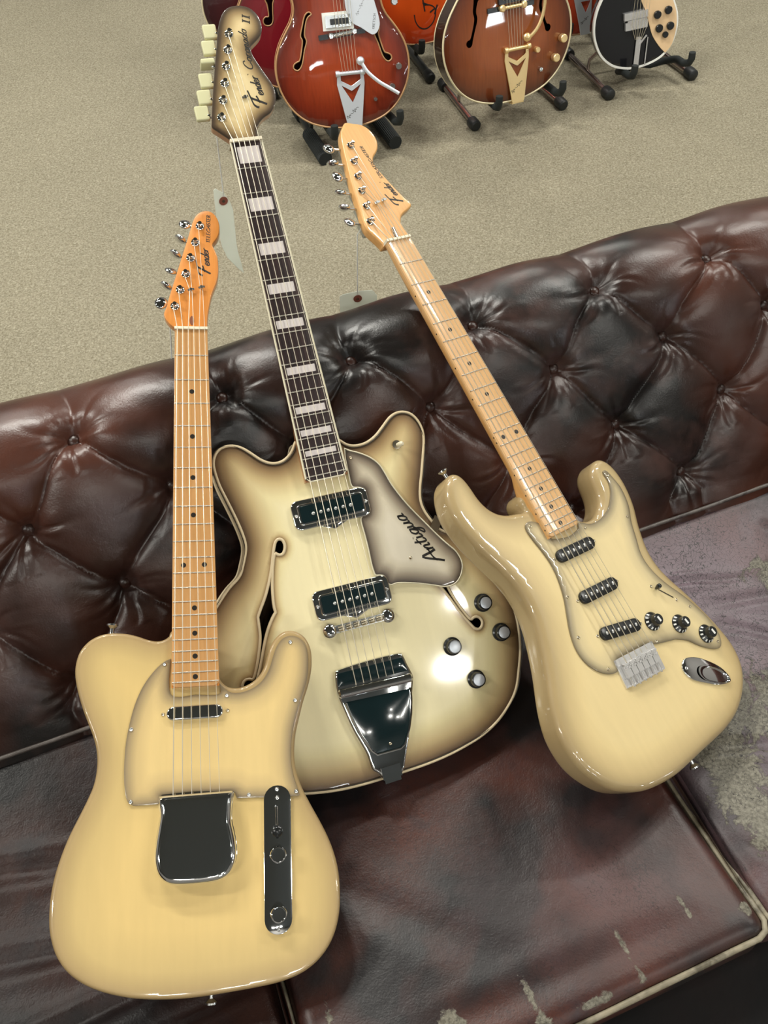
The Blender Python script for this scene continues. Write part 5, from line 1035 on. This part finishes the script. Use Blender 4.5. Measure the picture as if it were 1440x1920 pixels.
bg_strings(b1, 0.003, 0.147, 0.022, 0.0085, -0.010, 0.86, 0.247, 0.027)
for x, y in ((0.147, 0.152), (0.124, 0.100), (0.146, 0.315)): bg_knob(b1, x, y, CHROME2)
bg_knob(b1, 0.073, 0.070, CHROME2, 0.006, 0.006)

b2 = bg_guitar('walnut-brown hollow guitar with gold vibrato tailpiece and pale edge binding', bg_pose((0.45, 2.61, 0.12), yaw=20), F_BRN, S_BRN, PALEB, scale=1.03, cx=-13,
               fpts=[(-104, 305), (-112, 312), (-122, 300), (-124, 285), (-128, 262), (-125, 245), (-132, 218), (-141, 195), (-148, 193), (-154, 186), (-152, 177), (-144, 173), (-136, 178), (-133, 190), (-124, 216), (-115, 243), (-118, 262), (-112, 284), (-106, 292), (-100, 296)], hole_bind=False, fcx=-15)
q = MB().tube([(-0.040, 0.259, 0.021), (0.030, 0.259, 0.021)], 0.005, 12)
for x in (-.040, .030): q.lathe([(0.0095, -0.006), (0.0095, 0.004), (0.006, 0.0075)], 14, (x, .259, 0.021))
q.obj('bridge_bar', GOLD, b2)
MB().box((-0.009, 0.258, 0.0115), (0.150, 0.013, 0.007)).obj('bridge_base', BLACKP, b2)
MB().box((-0.006, 0.292, 0.0150), (0.088, 0.045, 0.011)).obj('pickup', BLACKP, b2); MB().box((-0.006, 0.292, 0.0210), (0.062, 0.024, 0.002)).obj('pickup_cover', GOLD, b2)
gd = resample(spline(mm([(30, 340), (34, 300), (52, 280), (75, 268), (88, 272), (95, 300), (90, 340), (60, 390)]), 4), 0.004)
link('pickguard', slab(gd, 0.0215, 0.0022, 0.0005, 0, 1, spacing=None, mat=IVORY, name='pickguard'), b2)
vee_tailpiece(b2, GOLD, 0.008, [(0.030, 0.172), (0.042, 0.178), (0.060, 0.195), (0.074, 0.222), (0.082, 0.262), (0.086, 0.32)], '~~')
bg_strings(b2, 0.003, 0.147, 0.022, 0.0085, -0.012, 0.86, 0.259, 0.027)
for x, y in ((0.161, 0.148), (0.136, 0.099)): bg_knob(b2, x, y, GOLD, 0.0115, 0.020)
bg_knob(b2, 0.073, 0.132, GOLD, 0.008, 0.018); bg_knob(b2, 0.089, 0.074, CHROME2, 0.0065, 0.007)

b3 = bg_guitar('bright orange guitar with a large black letter G branded on its face', bg_pose((0.20, 3.01, 0.12), yaw=20), F_ORG, S_ORG, TAN, scale=1.0, cx=8, holes=False)
ringp = [(-36 + 0, 92), (-34, 74), (-24, 56), (-8, 46), (10, 46), (28, 58), (38, 76), (40, 94), (32, 106), (16, 113), (2, 114)]
rp = spline(mm(ringp), 6, closed=False); em = dist_to(rp, bout(1.0, 8)); 
MB().tube([(p[0], p[1], 0.010 * (1 - (1 - min(1, e / 0.10)) ** 2) + 0.0004) for p, e in zip(rp, em)], 0.0021, 6, flat=0.3).obj('branded_letter', INK, b3)
zz_ = lambda x, y: 0.010 * (1 - (1 - min(1, float(dist_to(np.array([[x, y]]), bout(1.0, 8))[0]) / 0.10)) ** 2) + 0.0006
for a, b_ in (((0.002, 0.096), (-0.002, 0.130)), ((-0.004, 0.122), (0.016, 0.112)), ((0.036, 0.082), (0.048, 0.108)), ((0.040, 0.100), (0.020, 0.090))):
    MB().tube([(a[0], a[1], zz_(*a)), (b_[0], b_[1], zz_(*b_))], 0.0026, 6, flat=0.3).obj('branded_letter', INK, b3)

b4 = bg_guitar('crimson hollow guitar with a bound f-hole, behind the middle headstock', bg_pose((-0.20, 2.72, 0.12), yaw=8), F_CRM, S_MAR, TAN, scale=1.02, cx=18,
               fpts=[(-62, 296), (-70, 302), (-80, 292), (-84, 276), (-91, 258), (-87, 246), (-86, 222), (-88, 214), (-96, 215), (-104, 208), (-104, 197), (-95, 191), (-82, 193), (-75, 204), (-73, 222), (-70, 246), (-66, 258), (-70, 276), (-66, 288)], fcx=18)
b5 = bg_guitar('very dark maroon guitar with pale edge binding, leftmost of the row on stands', bg_pose((-0.335, 2.98, 0.12), yaw=8), F_MAR, S_MAR, PALEB, scale=0.88, cx=-8, holes=False)
b6 = bg_guitar('orange-red guitar with a plain silver vee tailpiece, between the walnut and the black guitars', bg_pose((0.74, 3.04, 0.12), yaw=20), F_RD2, S_MAR, TAN, scale=0.92, cx=-2, holes=False)
t = empty('vee_tailpiece', None, b6); hole = ccw(resample(mm([(-20, 98), (0, 62), (18, 98)]), 0.004))
link('vee_plate', slab(resample(mm([(-40, 125), (-46, 110), (-24, 28), (-18, -2), (19, -2), (22, 100), (30, 125)])[::-1], 0.004), 0.0155, 0.003, 0.0008, 0, 1, holes=(hole,), spacing=0.012, mat=ALU, name='vee_plate', through=True), t)
MB().tube([(-0.05, 0.133, 0.018), (0.03, 0.133, 0.018)], 0.007, 12).obj('roller_bar', CHROME, t)
lettering('plate_lettering', '~~', (-0.014, 0.028), (0.014, 0.048), 0.012, 0.0155, INK, t, 0.0010)

# black guitar with tan pickguard
b7 = empty('electric_guitar', bg_pose((0.889, 2.862, 0.08), yaw=5) @ Matrix.Scale(1.035, 4)); tag(b7, 'black guitar with wide white binding, tan pickguard and black knobs', 'guitar', group='vintage guitars on floor stands')
ob = mm([(0, 1), (43, 10), (82, 28), (107, 55), (119, 85), (122, 120), (115, 155), (98, 190), (82, 225), (80, 255), (92, 295), (98, 330), (85, 355), (60, 362), (36, 345), (28, 330), (-28, 330), (-40, 350), (-75, 385), (-110, 395), (-128, 375), (-132, 340), (-122, 300), (-113, 262), (-116, 235), (-130, 205), (-144, 170), (-149, 130), (-142, 89), (-118, 44), (-80, 14), (-38, 2)])
OB = resample(smooth_poly(resample(spline(ob, 5), 0.004), 2), 0.005)
link('body', slab(OB, 0.0, 0.040, 0.002, 0.002, 2, spacing=0.012, mat=F_BLK, name='body'), b7)
Q = ccw(OB); V = []; F = []; n = len(Q); Nn = -normals2(Q)
for z, o_ in ((-0.012, 0.0004), (-0.003, 0.0014), (0.0008, 0.0006), (0.0010, -0.0055), (0.0, -0.0058)): V += [(p[0] + q_[0] * o_, p[1] + q_[1] * o_, z) for p, q_ in zip(Q, Nn)]
for j in range(4):
    for k in range(n): F.append((j * n + k, j * n + (k + 1) % n, (j + 1) * n + (k + 1) % n, (j + 1) * n + k))
link('body_binding', mesh('body_binding', V, F, WHITEP, True, 50), b7)
gd = resample(spline(mm([(-8, 200), (10, 165), (24, 134), (43, 93), (70, 60), (93, 40), (110, 62), (116, 92), (117, 120), (110, 155), (94, 188), (79, 222), (76, 255), (60, 290), (20, 300), (0, 260)]), 4, corners=(5,)), 0.004)
g7 = link('pickguard', slab(gd, 0.0036, 0.003, 0.0006, 0, 1, spacing=None, mat=CRMPL, name='pickguard'), b7)
for x, y in ((49, 150), (82, 161), (60, 112), (95, 117)): bg_knob(g7, x / 1000, y / 1000, BLACKP, 0.0115, 0.011, 0.0036)
bg_knob(g7, 0.083, 0.093, BLACKP, 0.0090, 0.010, 0.0036)
lettering('guard_lettering', '~', (.0480, .1900), (.0740, .1960), 0.010, 0.0036, INK, g7, 0.0012)
MB().box((-0.020, 0.153, 0.006), (0.074, 0.020, 0.014), Matrix.Rotation(0.12, 3, 'Z')).obj('pickup', SADL, b7)
MB().box((-0.015, 0.126, 0.006), (0.070, 0.022, 0.012), Matrix.Rotation(0.12, 3, 'Z')).obj('bridge', SADL, b7)
MB().box((-0.015, 0.140, 0.009), (0.060, 0.005, 0.010), Matrix.Rotation(0.12, 3, 'Z')).obj('bridge_cover', SADL, b7)
bg_strings(b7, -0.003, 0.085, 0.008, 0.004, -0.012, 0.80, 0.125, 0.016)
MB().box((-0.001, 0.045, 0.006), (0.016, 0.095, 0.003)).box((0.028, 0.05, 0.005), (0.003, 0.08, 0.003)).box((0.012, 0.083, 0.007), (0.034, 0.005, 0.003), Matrix.Rotation(0.9, 3, 'Z')).obj('tailpiece', SADL, b7)
MB().lathe([(0.004, 0), (0.004, 0.008), (0.007, 0.011), (0.002, 0.013)], 12, (0.004, -0.0, -0.006), axis=(0, -1, 0.3)).obj('strap_button', CHROME2, b7)
MB().add([(-0.012 + sx * w_, y, z) for y, w_ in ((0.31, 0.025), (0.80, 0.0205)) for sx, z in ((-1, 0.010), (1, 0.010), (1, 0), (-1, 0))], [(0, 1, 5, 4), (1, 2, 6, 5), (2, 3, 7, 6), (3, 0, 4, 7), (3, 2, 1, 0), (4, 5, 6, 7)]).obj('neck', ROSE, b7)
link('headstock', slab(resample(spline(mm([(-32, 800), (-42, 850), (-46, 940), (-20, 975), (20, 930), (14, 840), (8, 800)]), 4), 0.006), 0.004, 0.015, 0.002, steps=2, spacing=None, mat=BLACKP, name='headstock'), b7)

# ------------------------------------------------------------------ floor stands
def stand(label, loc, yaw, hwid, rail_mat, rail_r, cap, y0=-0.04, y1=0.26, hook_h=0.12, hook_w=0.115, rib=False, arm_out=0.0, yf=-0.095, hx=0.0):
    a = math.radians(yaw); M = Matrix(((math.cos(a), -math.sin(a), 0, loc[0]), (math.sin(a), math.cos(a), 0, loc[1]), (0, 0, 1, 0), (0, 0, 0, 1)))
    s = empty('guitar_stand', M); tag(s, label, 'guitar stand', group='floor stands under the vintage guitars')
    z = rail_r + 0.006
    for sx in (-1, 1):
        MB().tube([(sx * hwid, y0, z), (sx * (hwid - 0.015), y1, z)], rail_r, 14).obj('floor_rail', rail_mat, s)
        R = cap
        for (yy, d) in ((y0, -1), (y1, 1)):
            x = sx * (hwid - (0.015 if d > 0 else 0)); c = MB()
            if rib:
                L = 0.15 if d < 0 else 0.04; nn = 26; V = []; F = []
                for j, (t_, k_) in enumerate(((-0.012, 0.96), (-0.008, 1.0), (L, 1.0))):
                    for k in range(nn * 2):
                        an = math.pi * k / nn; rr = R * k_ * (1.0 if k % 2 else 0.93)
                        V.append((x + rr * math.cos(an), yy - d * t_, z + rr * math.sin(an) * 1.0))
                m = nn * 2
                for j in range(2):
                    for k in range(m): F.append((j * m + k, j * m + (k + 1) % m, (j + 1) * m + (k + 1) % m, (j + 1) * m + k))
                F += [tuple(range(m)), tuple(range(2 * m, 3 * m))]; c.add(V, F)
            else: c.lathe([(R * 0.7, 0), (R * 0.95, 0.004), (R, 0.012), (R, 0.034), (R * 0.9, 0.040)], 18, (x, yy + d * 0.012, z), axis=(0, -d, 0))
            c.obj('rubber_foot', FOAM if rib else RUB, s)
        ym = (y0 + y1) * 0.5
        MB().tube([(sx * (hwid - 0.008), ym, z), (sx * (hwid - 0.012), ym + 0.005, z + 0.04), (0.0, 0.11, hook_h + 0.13)], rail_r * 0.55, 10).obj('strut', rail_mat, s)
        hp = [(0, 0.085, hook_h - 0.035), (sx * hook_w * 0.5, 0.075, hook_h - 0.045), (sx * hook_w * 0.85, 0.055, hook_h - 0.030), (sx * hook_w * 0.97, 0.02, hook_h - 0.012), (sx * hook_w, yf + 0.04, hook_h - 0.006), (sx * (hook_w + arm_out), yf + 0.004, hook_h - 0.004), (sx * (hook_w + arm_out + 0.004), yf - 0.018, hook_h + 0.006), (sx * (hook_w + arm_out + 0.005), yf - 0.024, hook_h + 0.022), (sx * (hook_w + arm_out + 0.004), yf - 0.022, hook_h + 0.042)]
        hp = [hp[0]] + [(x_ + hx * min(1, i_ / 3), y_, z_) for i_, (x_, y_, z_) in enumerate(hp[1:], 1)]
        MB().tube(hp, [0.010, 0.011, 0.0115, 0.0115, 0.0115, 0.0115, 0.0115, 0.0115, 0.011], 14).obj('cradle_arm', FOAM, s, sharp=60)
    MB().tube([(0, 0.105, hook_h - 0.04), (0, 0.12, 0.25), (0, 0.24, 0.78)], rail_r * 0.8, 12).obj('post', rail_mat, s)
    MB().tube([(-0.045, 0.20, 0.80), (-0.04, 0.235, 0.785), (0, 0.25, 0.78), (0.04, 0.235, 0.785), (0.045, 0.20, 0.80)], 0.010, 10).obj('neck_yoke', FOAM, s)
    MB().box((0, 0.105, hook_h - 0.02), (0.06, 0.035, 0.045)).obj('hub', BLACKP, s, sharp=30)
    return s
RAILC = plain('dull_chrome_tube', (.42, .36, .34), 0.22, 1.0); RAILB = plain('black_painted_tube', (.012, .014, .014), 0.3)
stand('black stand with ribbed rubber feet holding the red-brown guitar', (-0.045, 2.565, 0), 20, 0.118, RAILB, 0.014, 0.0225, y0=-0.03, y1=0.27, hook_w=0.100, rib=True, yf=-0.092)
stand('chrome-railed stand holding the walnut guitar', (0.485, 2.735, 0), 20, 0.160, RAILC, 0.0105, 0.0185, y0=-0.02, y1=0.27, hook_w=0.105, yf=-0.115, hx=-0.034)
stand('chrome-railed stand holding the black guitar', (0.955, 2.90, 0), 20, 0.163, RAILC, 0.0105, 0.0195, y0=-0.02, y1=0.30, hook_w=0.105, hook_h=0.075, arm_out=0.0, yf=-0.035)
stand('black stand holding the orange guitar', (0.255, 3.09, 0), 20, 0.075, RAILB, 0.014, 0.018, y0=-0.09, y1=0.20)
stand('black stand holding the orange-red guitar with the silver vee tailpiece', (0.76, 3.17, 0), 20, 0.12, RAILB, 0.014, 0.018)
stand('black stand holding the crimson guitar', (-0.20, 2.93, 0), 12, 0.13, RAILB, 0.013, 0.018, y0=0.0, y1=0.22, yf=-0.19)
stand('black stand holding the very dark maroon guitar', (-0.34, 3.12, 0), 12, 0.14, RAILB, 0.013, 0.018)

# ------------------------------------------------------------------ price tags on strings
def price_tag(label, top, hole, out3, string_pts, ring=True):
    """out3: outline points (world) of the card"""
    t = empty('price_tag', Matrix.Translation(Vector(hole))); tag(t, label, 'price tag')
    H = Vector(hole); P = [Vector(p) - H for p in out3]
    n = (P[2] - P[0]).cross(P[4] - P[0]).normalized() * 0.0004; k = len(P)
    link('card', mesh('card', [p + n for p in P] + [p - n for p in P], [tuple(range(k)), tuple(range(2 * k - 1, k - 1, -1))] + [(i, i + k, (i + 1) % k + k, (i + 1) % k) for i in range(k)], PAPER), t)
    if ring:
        for s in (1,):
            ax = n.normalized(); MB().lathe([(0.0065, -0.0010), (0.0065, 0.0010)], 20, axis=ax).obj('reinforcing_ring', RING, t)
            MB().lathe([(0.0022, -0.0013), (0.0022, 0.0013)], 12, axis=ax).obj('eyelet', BRASS, t)
    MB().tube([Vector(p) - H for p in string_pts], 0.0009, 6).obj('hang_string', COTTON, t)
    return t
for q in TAGS: price_tag(*q)
